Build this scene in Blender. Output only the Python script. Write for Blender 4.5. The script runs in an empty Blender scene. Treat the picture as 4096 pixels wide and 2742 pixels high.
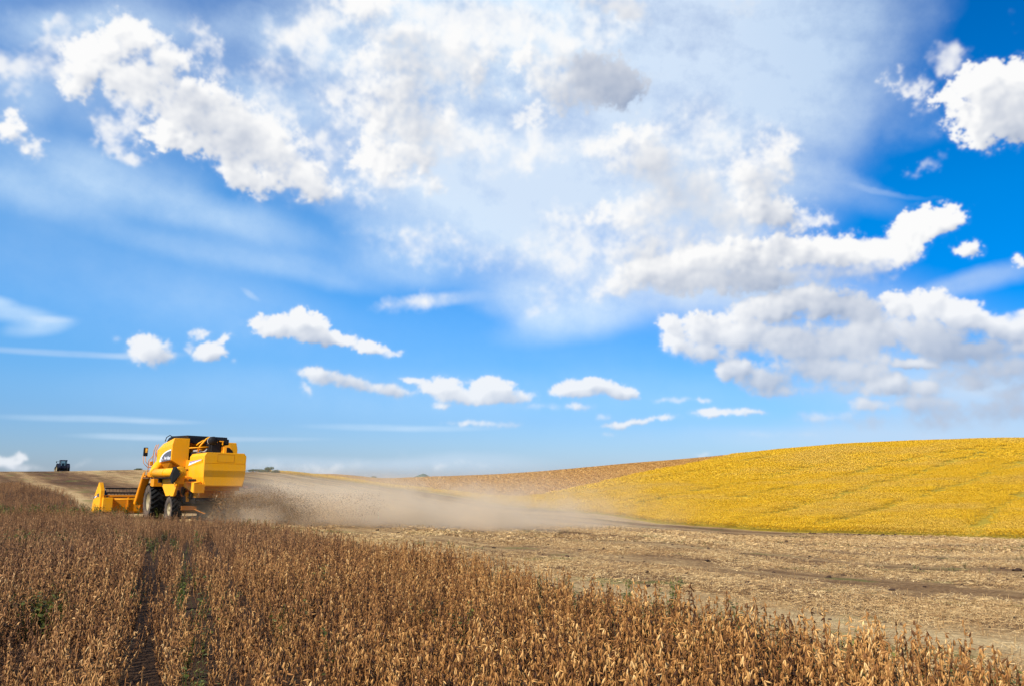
"""A yellow combine cutting ripe soybeans under a big cloudy sky; dust drifts across the stubble to a yellow field."""
import bpy, bmesh, math, random
import numpy as np
from mathutils import Vector, Matrix

# ------------------------------------------------------------------ camera, sun, exposure
scene = bpy.context.scene
COL = scene.collection
R = math.radians
CAM_Z, PITCH = 1.75, math.atan(310.0/1821.6)
cam = bpy.data.cameras.new("camera"); cam.lens = 28.0; cam.sensor_width = 36.0; cam.clip_start = .05; cam.clip_end = 20000
cam_ob = bpy.data.objects.new("camera", cam); COL.objects.link(cam_ob)
cam_ob.location = (0, 0, CAM_Z); cam_ob.rotation_euler = (math.pi/2+PITCH, 0, 0)
scene.camera = cam_ob
SUN_AZ, SUN_EL = -140.0, 39.0
sun = bpy.data.lights.new("sun", 'SUN'); sun.energy = 5.0; sun.angle = R(.5); sun.color = (1.0, .93, .82)
sun_ob = bpy.data.objects.new("sun", sun); COL.objects.link(sun_ob)
_sd = Vector((math.sin(R(SUN_AZ))*math.cos(R(SUN_EL)), math.cos(R(SUN_AZ))*math.cos(R(SUN_EL)), math.sin(R(SUN_EL))))
sun_ob.rotation_euler = _sd.to_track_quat('Z', 'Y').to_euler(); sun_ob.location = (-30, -20, 40)
vs = scene.view_settings; vs.view_transform = 'Standard'; vs.look = 'None'; vs.exposure = 0.5; vs.gamma = 1.0
try: vs.use_curve_mapping = False
except Exception: pass
scene.cycles.max_bounces = 5; scene.cycles.diffuse_bounces = 2; scene.cycles.glossy_bounces = 2; scene.cycles.transparent_max_bounces = 6
scene.cycles.volume_bounces = 2; scene.cycles.volume_step_rate = 1.0; scene.cycles.volume_max_steps = 96
scene.cycles.use_denoising = True; scene.cycles.use_adaptive_sampling = True; scene.cycles.adaptive_threshold = .02

# ------------------------------------------------------------------ small node helpers
class NT:
    def __init__(s, tree): s.t = tree; tree.nodes.clear()
    def n(s, typ, ins=None, **props):
        nd = s.t.nodes.new(typ)
        for k, v in props.items(): setattr(nd, k, v)
        for k, v in (ins or {}).items():
            if isinstance(v, bpy.types.NodeSocket): s.t.links.new(v, nd.inputs[k])
            elif v is not None: nd.inputs[k].default_value = v
        return nd
    def math(s, op, a, b=None, c=None, clamp=False):
        d = {0: a}
        if b is not None: d[1] = b
        if c is not None: d[2] = c
        return s.n('ShaderNodeMath', d, operation=op, use_clamp=clamp).outputs[0]
    def mix(s, f, a, b, blend='MIX'):
        nd = s.n('ShaderNodeMix', None, data_type='RGBA', blend_type=blend)
        for k, v in ((0, f), (6, a), (7, b)):
            if isinstance(v, bpy.types.NodeSocket): s.t.links.new(v, nd.inputs[k])
            else: nd.inputs[k].default_value = (*v, 1) if isinstance(v, tuple) and len(v) == 3 else v
        return nd.outputs[2]
    def noise(s, vec, scale, detail=4, rough=.55, dist=0):
        return s.n('ShaderNodeTexNoise', {'Vector': vec, 'Scale': scale, 'Detail': detail, 'Roughness': rough, 'Distortion': dist}).outputs[0]
    def ramp(s, f, stops, interp='LINEAR'):
        nd = s.n('ShaderNodeValToRGB', {0: f}); cr = nd.color_ramp; cr.interpolation = interp
        while len(cr.elements) < len(stops): cr.elements.new(.5)
        for e, (p, c) in zip(cr.elements, stops):
            e.position = p; e.color = (*c, 1) if not isinstance(c, (int, float)) else (c, c, c, 1)
        return nd.outputs[0]
    def smooth(s, f, a, b):
        return s.n('ShaderNodeMapRange', {0: f, 1: a, 2: b, 3: 0.0, 4: 1.0}, interpolation_type='SMOOTHSTEP').outputs[0]

# ------------------------------------------------------------------ sky: physical blue sky with clouds laid out by bearing and height
# one cloud puff: bearing, height (Mercator degrees), half width, half height, turn, softness, whiteness, weight
CUMULUS = [
    (-29.59, 27.5, 2.95, 1.65, 33.9, 0.25, 1, 1), (-27.67, 28.55, 2.81, 1.7, 3, 0.25, 1, 1), (-30.11, 25.94, 2.05, 1.48, 68.9, 0.3, 1, 1),
    (-25.22, 27.34, 2.14, 1.9, -32.3, 0.35, 0.8, 1), (-26.37, 26.06, 2.93, 1.98, -9.8, 0.3, 0.8, 1), (-24.34, 24.99, 3.34, 1.86, -0.1, 0.3, 0.9, 1),
    (-26.99, 23.44, 1.62, 0.87, -55.7, 0.5, 1, 0.7), (-21.47, 25.18, 3.74, 1.91, -6.5, 0.3, 0.95, 1), (-20.77, 23.46, 4.58, 1.93, -18.1, 0.35, 0.8, 1),
    (-24.18, 22.77, 3.3, 0.79, -6.5, 0.25, 1, 0.9), (-18.39, 23.49, 4.4, 2.47, -29.5, 0.35, 0.85, 1), (-15.55, 21.79, 3.02, 1.85, -30.5, 0.4, 0.85, 1),
    (-19.45, 21.04, 3.19, 1.12, -30.1, 0.3, 1, 0.9), (-14.56, 20.47, 2.45, 1.01, -10.2, 0.5, 0.9, 1), (-33.99, 21.2, 0.96, 1.11, -22.3, 0.35, 1, 0.9),
    (-32.47, 20.3, 1.14, 0.56, -28.9, 0.45, 1, 0.8), (-32.27, 27.35, 1.25, 0.5, 44.6, 0.8, 1, 0.45), (-31.14, 28.79, 1.17, 0.5, 15.7, 0.8, 1, 0.4),
    (-34.27, 25.26, 1.37, 0.61, -7.6, 0.9, 1, 0.35), (-22.98, 30.19, 1.52, 0.63, -31.5, 0.6, 1, 0.55), (-21.88, 29.2, 1.27, 0.56, -54.6, 0.6, 1, 0.5),
    (-23.44, 28.45, 1.24, 0.61, 66.2, 0.6, 1, 0.5), (-21.18, 27.66, 0.49, 0.76, 84, 0.7, 1, 0.45), (-26.27, 21.22, 1.03, 0.35, 9.9, 0.8, 1, 0.4),
    (-27.7, 22.28, 1.58, 0.73, -45.2, 0.6, 1, 0.5), (-33.77, 23.88, 1, 0.32, 25.5, 0.9, 1, 0.3), (-17.93, 26.33, 1.78, 0.8, -23.2, 0.8, 1, 0.5),
    (-16.97, 25.53, 1.49, 0.8, -56, 0.8, 1, 0.5), (-10.89, 33.58, 3.12, 1.58, -3.7, 0.5, 1, 1), (-8.18, 32.25, 4.65, 1.75, -5.3, 0.55, 1, 1),
    (-3.8, 33.28, 5.78, 1.9, 2, 0.8, 0.95, 0.9), (-10.44, 30.01, 4, 1.4, 23.9, 0.5, 1, 0.9), (-7.79, 30.21, 3.67, 1.43, 3.8, 0.55, 1, 0.9),
    (-12.63, 27.43, 2.9, 1.41, 5.7, 0.6, 1, 0.8), (-9.71, 27.69, 4.26, 1.97, 4.4, 0.5, 1, 1), (-7.04, 26.11, 3.12, 2.26, -6.7, 0.5, 0.85, 1),
    (-10.63, 25.71, 2.23, 1.62, -15.4, 0.5, 1, 0.9), (-10.22, 22.87, 2.51, 1.53, 3.9, 0.3, 1, 1), (-7.31, 23.53, 2.95, 1.28, 2.8, 0.5, 0.85, 1),
    (-8.89, 21.52, 3.23, 0.7, 3.2, 0.8, 1, 0.55), (-5.95, 21.17, 1.64, 0.58, 46.2, 0.7, 1, 0.5), (-10.14, 20.16, 1.93, 0.48, 13.4, 0.7, 1, 0.45),
    (-13.67, 29.37, 1.63, 0.62, 16.1, 0.7, 1, 0.55), (-14.81, 33.27, 1.88, 0.7, -11.7, 0.9, 1, 0.35), (-3.08, 29.63, 2.79, 1.25, 54.4, 0.4, 1, 0.95),
    (-1.73, 31.1, 2.37, 1.6, 19.7, 0.6, 1, 0.8), (-2.39, 28.04, 2.69, 0.96, 1.1, 0.5, 1, 0.8), (-3.74, 28.81, 1.51, 1.44, 1.7, 0.5, 1, 0.7),
    (0.82, 30.79, 2.01, 0.87, 58.3, 0.3, 1, 0.9), (1.67, 31.58, 1.34, 0.65, 27.7, 0.5, 1, 0.6), (3.35, 29.3, 3.03, 1.92, -1.6, 0.5, 0.85, 0.9),
    (6.36, 29.02, 3.51, 1.98, -3, 0.25, 0.25, 1.15), (8.35, 28.59, 1.82, 1.59, -3.9, 0.25, 0.2, 1), (4.67, 27.66, 3.34, 1.44, -2.1, 0.4, 0.5, 1),
    (1.31, 26.45, 2.33, 0.91, 16.8, 0.45, 1, 0.9), (-1.03, 24.35, 2.32, 0.98, 29.6, 0.9, 1, 0.3), (7.49, 34.35, 3.06, 0.81, -13.2, 0.7, 0.45, 0.8),
    (17.3, 33.05, 1.63, 0.65, -27.7, 0.8, 0.55, 0.5), (-5.12, 31, 4.98, 3.24, -16.6, 0.75, 1, 0.8), (0.31, 33.02, 5.12, 2.23, -0.2, 0.8, 0.95, 0.75),
    (-3.69, 24.31, 3.95, 1.95, -18.1, 0.85, 1, 0.6), (4.39, 31.98, 4.04, 1.92, 7.2, 0.85, 0.95, 0.6), (-15.67, 30.98, 2.26, 2.43, 63.3, 0.8, 1, 0.5),
    (-13.44, 23.72, 1.85, 1.61, -25.3, 0.7, 1, 0.55), (2.3, 24.34, 3.98, 1.62, 8.8, 0.9, 1, 0.4), (5.81, 16.82, 4.18, 2.26, 8.3, 0.85, 1, 0.55),
    (14.01, 23.67, 3.4, 2.88, 14.7, 0.85, 0.9, 0.6), (10.6, 16.63, 5.34, 1.91, 2, 0.6, 0.9, 0.8), (-32.13, 25.84, 1.66, 1.25, 44.3, 0.7, 1, 0.55),
    (-18.62, 27.77, 1.76, 1.27, -22.5, 0.8, 1, 0.45), (-6.2, 16.81, 3.85, 1.29, -13.2, 0.85, 1, 0.5), (-6.76, 12.63, 2.86, 0.57, 6.5, 0.7, 1, 0.5),
    (8.58, 24.58, 3.56, 1.23, 11.3, 0.45, 1, 0.9), (9.84, 23.06, 3.87, 1.98, -3.8, 0.6, 0.65, 0.9), (7.58, 23.83, 1.96, 1.12, -3, 0.6, 1, 0.7),
    (6.99, 19.36, 1.76, 1.04, 43.1, 0.45, 1, 0.85), (9.41, 19.57, 2.86, 1.61, 17, 0.6, 0.8, 0.85), (12.62, 20.31, 3.46, 2.21, -4.3, 0.75, 0.7, 0.8),
    (13.79, 18.33, 4.64, 1.89, -4.3, 0.75, 0.75, 0.8), (16.99, 21.17, 1.89, 1.92, -6.2, 0.5, 0.9, 0.9), (19.02, 22.48, 1.77, 1.93, 56.4, 0.45, 1, 1),
    (18.18, 20.73, 2.53, 1.56, 3.9, 0.5, 0.8, 1), (18.05, 18.26, 3.31, 1.16, -15.9, 0.3, 0.8, 1), (19.54, 18.57, 2.12, 1.18, -36.5, 0.3, 1, 1),
    (21.8, 17.7, 1.28, 0.72, -6.8, 0.35, 1, 0.7), (3.84, 14.29, 2.25, 0.97, 39.1, 0.9, 1, 0.35), (1.92, 16.09, 1.3, 0.81, -0.5, 0.9, 1, 0.3),
    (7.67, 13.72, 2.22, 1.34, 8.3, 0.5, 0.9, 0.95), (10.23, 14.74, 2.97, 1.91, 7.5, 0.3, 0.95, 1.05), (13.36, 15.2, 3.07, 1.83, 1.6, 0.2, 1, 1.1),
    (16.7, 15.28, 2.98, 1.55, 0.7, 0.2, 1, 1.1), (19.66, 15.49, 2.75, 1.28, -5.4, 0.15, 1, 1), (22.49, 15.2, 2.65, 1.43, -6.1, 0.15, 1, 1),
    (13.61, 13.93, 4.89, 1.19, -3.3, 0.35, 0.6, 1), (17.23, 14, 4.72, 1.08, 1, 0.3, 0.55, 1), (24.81, 14.94, 2.02, 1.23, -6.7, 0.2, 1, 1),
    (27.12, 15.53, 1.82, 1.39, 20.2, 0.12, 1, 1.1), (28.47, 16.35, 2.15, 1.21, 2.7, 0.1, 1, 1.1), (29.5, 16.48, 1.28, 0.78, -20, 0.1, 1, 1),
    (26.76, 14.27, 1.3, 0.87, 15.3, 0.3, 0.9, 0.9), (25.16, 14.17, 1.87, 0.73, -6.5, 0.6, 0.8, 0.8), (30.86, 14.43, 0.93, 0.47, -14.1, 0.15, 1, 0.95),
    (33.56, 13.06, 0.32, 0.46, 76.1, 0.2, 1, 0.9), (21.85, 13.92, 4.2, 0.9, -5.4, 0.7, 0.7, 0.8), (11.65, 10.73, 1.11, 0.82, -2.2, 0.2, 1, 0.9),
    (13.77, 10.33, 2.57, 1.12, -7.6, 0.2, 1, 1.05), (16.44, 9.89, 3.24, 1.47, -2.9, 0.3, 0.85, 1.05), (11.61, 9.48, 1.04, 0.75, -1.9, 0.25, 1, 0.9),
    (14.02, 8.92, 2.7, 0.93, -2.2, 0.4, 0.8, 0.9), (18.58, 11.76, 3.18, 1.28, 4.5, 0.2, 1, 1.05), (21.44, 11.85, 3.64, 1.43, -9.9, 0.2, 0.8, 1.1),
    (23.07, 11.42, 2.75, 1.24, -15.5, 0.25, 0.5, 1.1), (26.53, 11.25, 1.55, 0.98, -5.5, 0.1, 1, 1), (28.31, 11.21, 1.88, 1.08, -5.9, 0.1, 1, 1.1),
    (29.97, 10.34, 1.95, 1.16, -17.3, 0.12, 1, 1.05), (31.57, 9.48, 1.41, 0.81, -17.4, 0.3, 0.9, 1), (20.45, 9.37, 4.77, 1.56, -3.4, 0.35, 0.8, 1.1),
    (24.82, 9.37, 3.96, 1.74, -4.3, 0.3, 0.75, 1.1), (28.14, 8.96, 3.49, 1.46, -4.7, 0.3, 0.5, 1.1), (29.78, 7.99, 3.37, 1, -4.5, 0.3, 0.4, 1),
    (32.7, 9.1, 1.38, 0.8, 11.9, 0.2, 1, 1), (32.82, 8, 1.36, 0.75, -5.1, 0.35, 0.8, 0.9), (16.03, 7.46, 1.76, 0.98, -2.1, 0.2, 1, 1),
    (18.03, 6.78, 2.58, 1.02, -2.2, 0.35, 0.7, 1), (20.61, 7.42, 3.06, 1.19, -2.8, 0.35, 0.85, 1), (23.32, 6.99, 2.94, 0.99, -3, 0.35, 0.75, 1),
    (27, 7.35, 2.02, 0.45, -7.1, 0.2, 1, 1), (24.44, 7.8, 1.58, 0.58, -3.5, 0.3, 1, 0.9), (18.85, 6.12, 1.7, 0.48, 3.2, 0.35, 0.9, 0.8),
    (21.91, 6.03, 2.72, 0.59, -2.4, 0.5, 0.6, 0.8), (25.37, 6.02, 1.94, 0.8, 2.7, 0.25, 1, 1), (27.63, 5.76, 1.37, 0.73, -3, 0.3, 0.9, 0.9),
    (24.23, 4.78, 1.57, 0.52, -2.1, 0.4, 0.8, 0.8), (27.31, 4.8, 2.24, 0.61, -2.5, 0.4, 0.6, 0.85), (29.92, 4, 4.02, 0.81, -2.3, 0.6, 0.25, 0.95),
    (32.61, 5.61, 0.9, 0.8, -3.6, 0.5, 0.2, 0.7), (27.46, 3.54, 4.94, 0.61, -1.8, 0.8, 0.3, 0.7), (32.26, 4.3, 1.35, 1.19, -2.7, 0.6, 0.3, 0.8),
    (30.51, 22.42, 2.03, 1.18, -12.4, 0.12, 0.9, 1.05), (29.85, 23.57, 1.16, 1.02, -12.6, 0.12, 1, 0.95), (31.92, 24.07, 2, 1.66, -13.9, 0.1, 1, 1.05),
    (32.73, 24.85, 1.53, 1.26, -14.7, 0.08, 1, 1.05), (34.37, 24.4, 1.67, 1.29, -15.4, 0.08, 1, 1.05),
    (33.23, 22.49, 3.38, 1.74, -13.7, 0.15, 0.75, 1.15), (33.35, 21.21, 2.15, 0.93, -13.1, 0.2, 0.5, 1.05),
    (35.79, 22.38, 2.29, 2.38, -15, 0.15, 0.7, 1.1), (30.31, 24.46, 0.64, 0.41, 9.3, 0.3, 1, 0.6), (27.54, 25.96, 0.78, 0.65, 9.4, 0.4, 1, 0.7),
    (28.39, 24.9, 0.57, 1.16, -1.6, 0.5, 1, 0.65), (30.36, 26.44, 1.04, 1.12, -14.2, 0.8, 0.8, 0.55), (28.54, 20.38, 0.77, 0.35, 34.8, 0.6, 1, 0.45),
    (-25.23, 8.9, 0.84, 0.64, 4.2, 0.2, 1, 0.9), (-24.59, 8.31, 1.32, 0.96, 3.8, 0.25, 0.85, 1.05), (-23.85, 7.98, 0.91, 0.7, 3.5, 0.3, 0.7, 0.9),
    (-21.9, 9.43, 0.99, 0.39, 9.1, 0.3, 1, 0.75), (-22.23, 8.52, 0.5, 0.58, -28.4, 0.35, 1, 0.65), (-21.05, 8.23, 1.39, 0.65, 3.1, 0.2, 1, 0.95),
    (-20.88, 8.6, 0.67, 0.48, 3.3, 0.2, 1, 0.8), (-20.07, 9.12, 0.57, 0.3, 29.7, 0.2, 1, 0.8), (-19.2, 7.72, 0.26, 0.24, 2.7, 0.5, 1, 0.55),
    (-26.72, 9.02, 0.31, 0.17, 4.5, 0.6, 1, 0.4), (-17.99, 10.51, 0.82, 0.51, -22.8, 0.15, 1, 0.85), (-16.52, 10.29, 1.77, 0.92, 13.4, 0.12, 1, 1),
    (-14.9, 10.68, 1.56, 1.11, 2.8, 0.1, 1, 1.1), (-14.12, 9.85, 2.41, 0.74, -5.8, 0.2, 0.7, 1.05), (-11.99, 9.78, 1.53, 0.56, -13.3, 0.15, 1, 0.9),
    (-10.13, 9.27, 1.55, 0.47, -3.4, 0.15, 1, 0.9), (-8.41, 8.94, 0.87, 0.25, 11.4, 0.3, 1, 0.65), (-13.56, 7.24, 1.65, 0.43, -3.4, 0.3, 1, 0.85),
    (-11.89, 6.82, 2.73, 0.68, -8.8, 0.3, 0.85, 1), (-9.12, 6.32, 2.04, 0.56, -7.1, 0.3, 0.9, 0.95), (-14.57, 6.29, 0.55, 0.3, -58.5, 0.5, 1, 0.5),
    (-6.96, 6.98, 1.31, 0.31, -9.2, 0.25, 1, 0.8), (-5.08, 6.57, 1.88, 0.75, 0.6, 0.2, 1, 1), (-1.61, 6.46, 2.08, 0.95, 0.2, 0.15, 1, 1.05),
    (-3.18, 5.86, 2.83, 0.69, 0.3, 0.3, 0.8, 1), (-0.35, 5.87, 2.08, 0.63, 0, 0.3, 0.75, 0.95), (-4.9, 5.13, 1, 0.28, 0.4, 0.4, 1, 0.7),
    (3.75, 6.33, 1.57, 0.63, 9.6, 0.2, 1, 0.95), (5.64, 6.5, 2.5, 0.63, -0.6, 0.15, 1, 1), (7.19, 6.13, 1.92, 0.56, -8.8, 0.2, 0.85, 0.95),
    (5.16, 5.94, 2.5, 0.38, -0.5, 0.3, 0.7, 0.85), (4.84, 5.06, 1.31, 0.31, -0.4, 0.4, 0.95, 0.75), (1.86, 5.08, 1.57, 0.25, -0.2, 0.6, 1, 0.45),
    (14.43, 4.56, 1.62, 0.33, 1.9, 0.25, 1, 0.85), (15.9, 4.65, 1.74, 0.3, -4.4, 0.3, 1, 0.8), (13.46, 5.46, 0.48, 0.18, -1.3, 0.4, 1, 0.6),
    (8.38, 3.85, 2.21, 0.28, 4.5, 0.3, 1, 0.8), (10.22, 4.14, 1.22, 0.28, 4.3, 0.3, 1, 0.75), (6.47, 4.27, 0.5, 0.31, -0.5, 0.4, 1, 0.6),
    (-2.54, 3.83, 1.88, 0.22, 0.2, 0.5, 1, 0.6), (-0.34, 3.77, 2.19, 0.19, 0, 0.6, 1, 0.45), (6.82, 3.19, 0.49, 0.15, -0.4, 0.5, 1, 0.4),
    (11.17, 5.45, 1.21, 0.12, 3, 0.7, 1, 0.35), (22.6, 4.11, 1.34, 0.29, -1.7, 0.7, 0.8, 0.4), (20.7, 4.23, 1.1, 0.35, -1.6, 0.7, 0.8, 0.45),
    (18.4, 3.04, 1.69, 0.18, -1, 0.8, 0.8, 0.35), (19.46, 1.91, 1.39, 0.18, -0.7, 0.6, 1, 0.35), (13.28, 1.61, 0.59, 0.18, -0.4, 0.5, 1, 0.4),
    (-32.01, 1.01, 0.81, 0.39, 0.6, 0.25, 0.8, 0.8), (-31.47, 1.28, 0.41, 0.32, 0.8, 0.25, 1, 0.7), (-28.4, 0.86, 0.71, 0.19, 11.8, 0.5, 1, 0.5),
    (-31.07, 0.63, 1.14, 0.21, 0.4, 0.6, 0.8, 0.5), (-13.15, 0.57, 2.06, 0.36, 0.1, 0.6, 1, 0.4), (-11.39, 1.02, 1.49, 0.3, 10.3, 0.6, 1, 0.4),
    (-4.06, 0.79, 1.85, 0.28, 5, 0.7, 1, 0.4), (-16.65, 0.85, 1.43, 0.27, 0.3, 0.7, 1, 0.35), (31.1, 6.79, 3.03, 0.98, -4.1, 0.45, 0.6, 0.95),
    (29.64, 6.34, 2.64, 0.83, -3.6, 0.5, 0.7, 0.9), (23.15, 8.46, 4.04, 1.46, -3.6, 0.4, 0.7, 1), (33, 9.88, 1.15, 0.64, 17.2, 0.3, 1, 0.85),
    (14.71, 11.06, 1.8, 0.74, 2.3, 0.25, 1, 0.95),
]
VEIL = [
    (-25.99, 28.21, 15.59, 8.68, 11.6, 0.28, 1.2), (-0.72, 33.02, 14.08, 8.25, 0.4, 0.85, 1.2), (14.34, 31.47, 10.33, 10.43, 7.5, 0.85, 0.95),
    (23.53, 30.52, 6.89, 5.91, 20, 0.78, 0.45), (9.22, 24.06, 14.57, 7.38, 6.3, 0.78, 0.98), (18.61, 23.15, 7.3, 6.93, 29.5, 0.76, 0.6),
    (24.58, 25.24, 4.08, 3.96, 38.8, 0.5, 0.6), (-0.69, 20.79, 11.69, 6.48, -14.4, 0.62, 1), (8.98, 15.43, 11.26, 4.79, 2.7, 0.66, 1),
    (-5.75, 28.41, 13.15, 8.3, 2.5, 0.6, 1.05), (2.54, 12.7, 7.04, 1.93, -8.5, 0.45, 1.2), (16.61, 13.43, 7.69, 2.47, 1.3, 0.5, 0.9),
    (-7.16, 16.78, 6.37, 1.77, -16, 0.42, 1.25), (-7.77, 15.16, 5.07, 1.44, -13.1, 0.4, 1.25), (4.76, 11.07, 6.02, 1.6, 7.1, 0.34, 1.25),
    (-5.49, 12.82, 3.83, 0.58, 4.2, 0.4, 1), (22.22, 10.89, 9.61, 3.27, -4.2, 0.35, 0.8), (31.34, 12.27, 4.28, 0.83, 10.1, 0.35, 0.9),
    (27.17, 6.21, 8.77, 2.53, -3.1, 0.42, 0.75), (32.56, 5.08, 4.49, 2.92, -3.2, 0.5, 0.55), (28.14, 2.83, 9.72, 1.65, -1.5, 0.5, 0.5),
    (-31.88, 17.76, 6.23, 1.73, 3.6, 0.34, 1.35), (-28.03, 19.89, 7.24, 1.74, 1.1, 0.3, 1.35), (-23.31, 18.26, 8.25, 1.66, -9.8, 0.24, 1.35),
    (-18.06, 17.33, 8.2, 1.86, -11.3, 0.24, 1.3), (-13.09, 14.59, 7.94, 1.26, -4.9, 0.18, 1.3), (-15.65, 30.67, 4.56, 3.87, -22.5, 0.38, 1.25),
    (-17.91, 26.02, 3.88, 2.21, -12.7, 0.35, 1.25), (-20.39, 31.75, 3.67, 1.8, 10.6, 0.25, 1.25), (-32.61, 28.23, 4.3, 1.64, 16.2, 0.3, 1.25),
    (-34.06, 23.11, 3.34, 2.97, 14.5, 0.3, 1.25), (-27.48, 29.61, 5.46, 1.74, 8.6, 0.3, 1.25), (-18.9, 11.13, 8.59, 2.73, -4.7, 0.12, 1.3),
    (-5.38, 6, 26.21, 1.88, 0.4, 0.1, 1.3), (-32.6, 10.06, 2.75, 0.65, -3.1, 0.4, 1.3), (-30.9, 9.41, 1.91, 0.6, 17.1, 0.38, 1.3),
    (-33.34, 10.65, 1.36, 0.38, 0.9, 0.4, 1.3), (-30.58, 9.86, 1.19, 0.25, 2.3, 0.3, 1), (-18.54, 12.52, 0.88, 0.24, -27.4, 0.25, 1),
    (-29.57, 7.81, 6.28, 0.25, 0.9, 0.28, 1), (-25.04, 7.99, 3.14, 0.26, 3.7, 0.22, 1), (-28.02, 3.74, 5.63, 0.25, 0.8, 0.24, 1.2),
    (-23.69, 3.68, 2.9, 0.2, 0.5, 0.2, 1.2), (-25.18, 2.68, 4.1, 0.23, 0.2, 0.26, 1.2), (-20.11, 2.63, 7.15, 0.2, 0.9, 0.25, 1),
    (-9.96, 3.59, 4.86, 0.28, -0.4, 0.26, 1.2), (-5.34, 3.5, 4.34, 0.25, 0.3, 0.2, 1.2), (22.79, 19.83, 5.25, 1.31, -28.3, 0.3, 0.9),
    (25.51, 18.96, 3.04, 0.26, -19.2, 0.2, 1), (18.95, 2.74, 11.1, 0.88, -0.9, 0.25, 0.7), (-20.85, 15.22, 10.71, 1.22, -7.3, 0.16, 1.3),
    (-27.6, 14.45, 13.25, 6.33, -1.9, 0.13, 1.3), (-2.25, 7.28, 31.28, 8.2, 0.2, 0.07, 1.3), (-16.08, 1, 11.93, 0.59, 0.3, 0.25, 1),
    (-3.45, 1.04, 6.17, 0.8, 0.1, 0.25, 1), (13.83, 19.27, 6.2, 6.29, -4.5, 0.5, 0.9), (-15.32, 23.54, 6.06, 5.12, -24.8, 0.3, 1),
    (-5.59, 19.09, 8.99, 2.91, -13.1, 0.4, 1.2),
]

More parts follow.
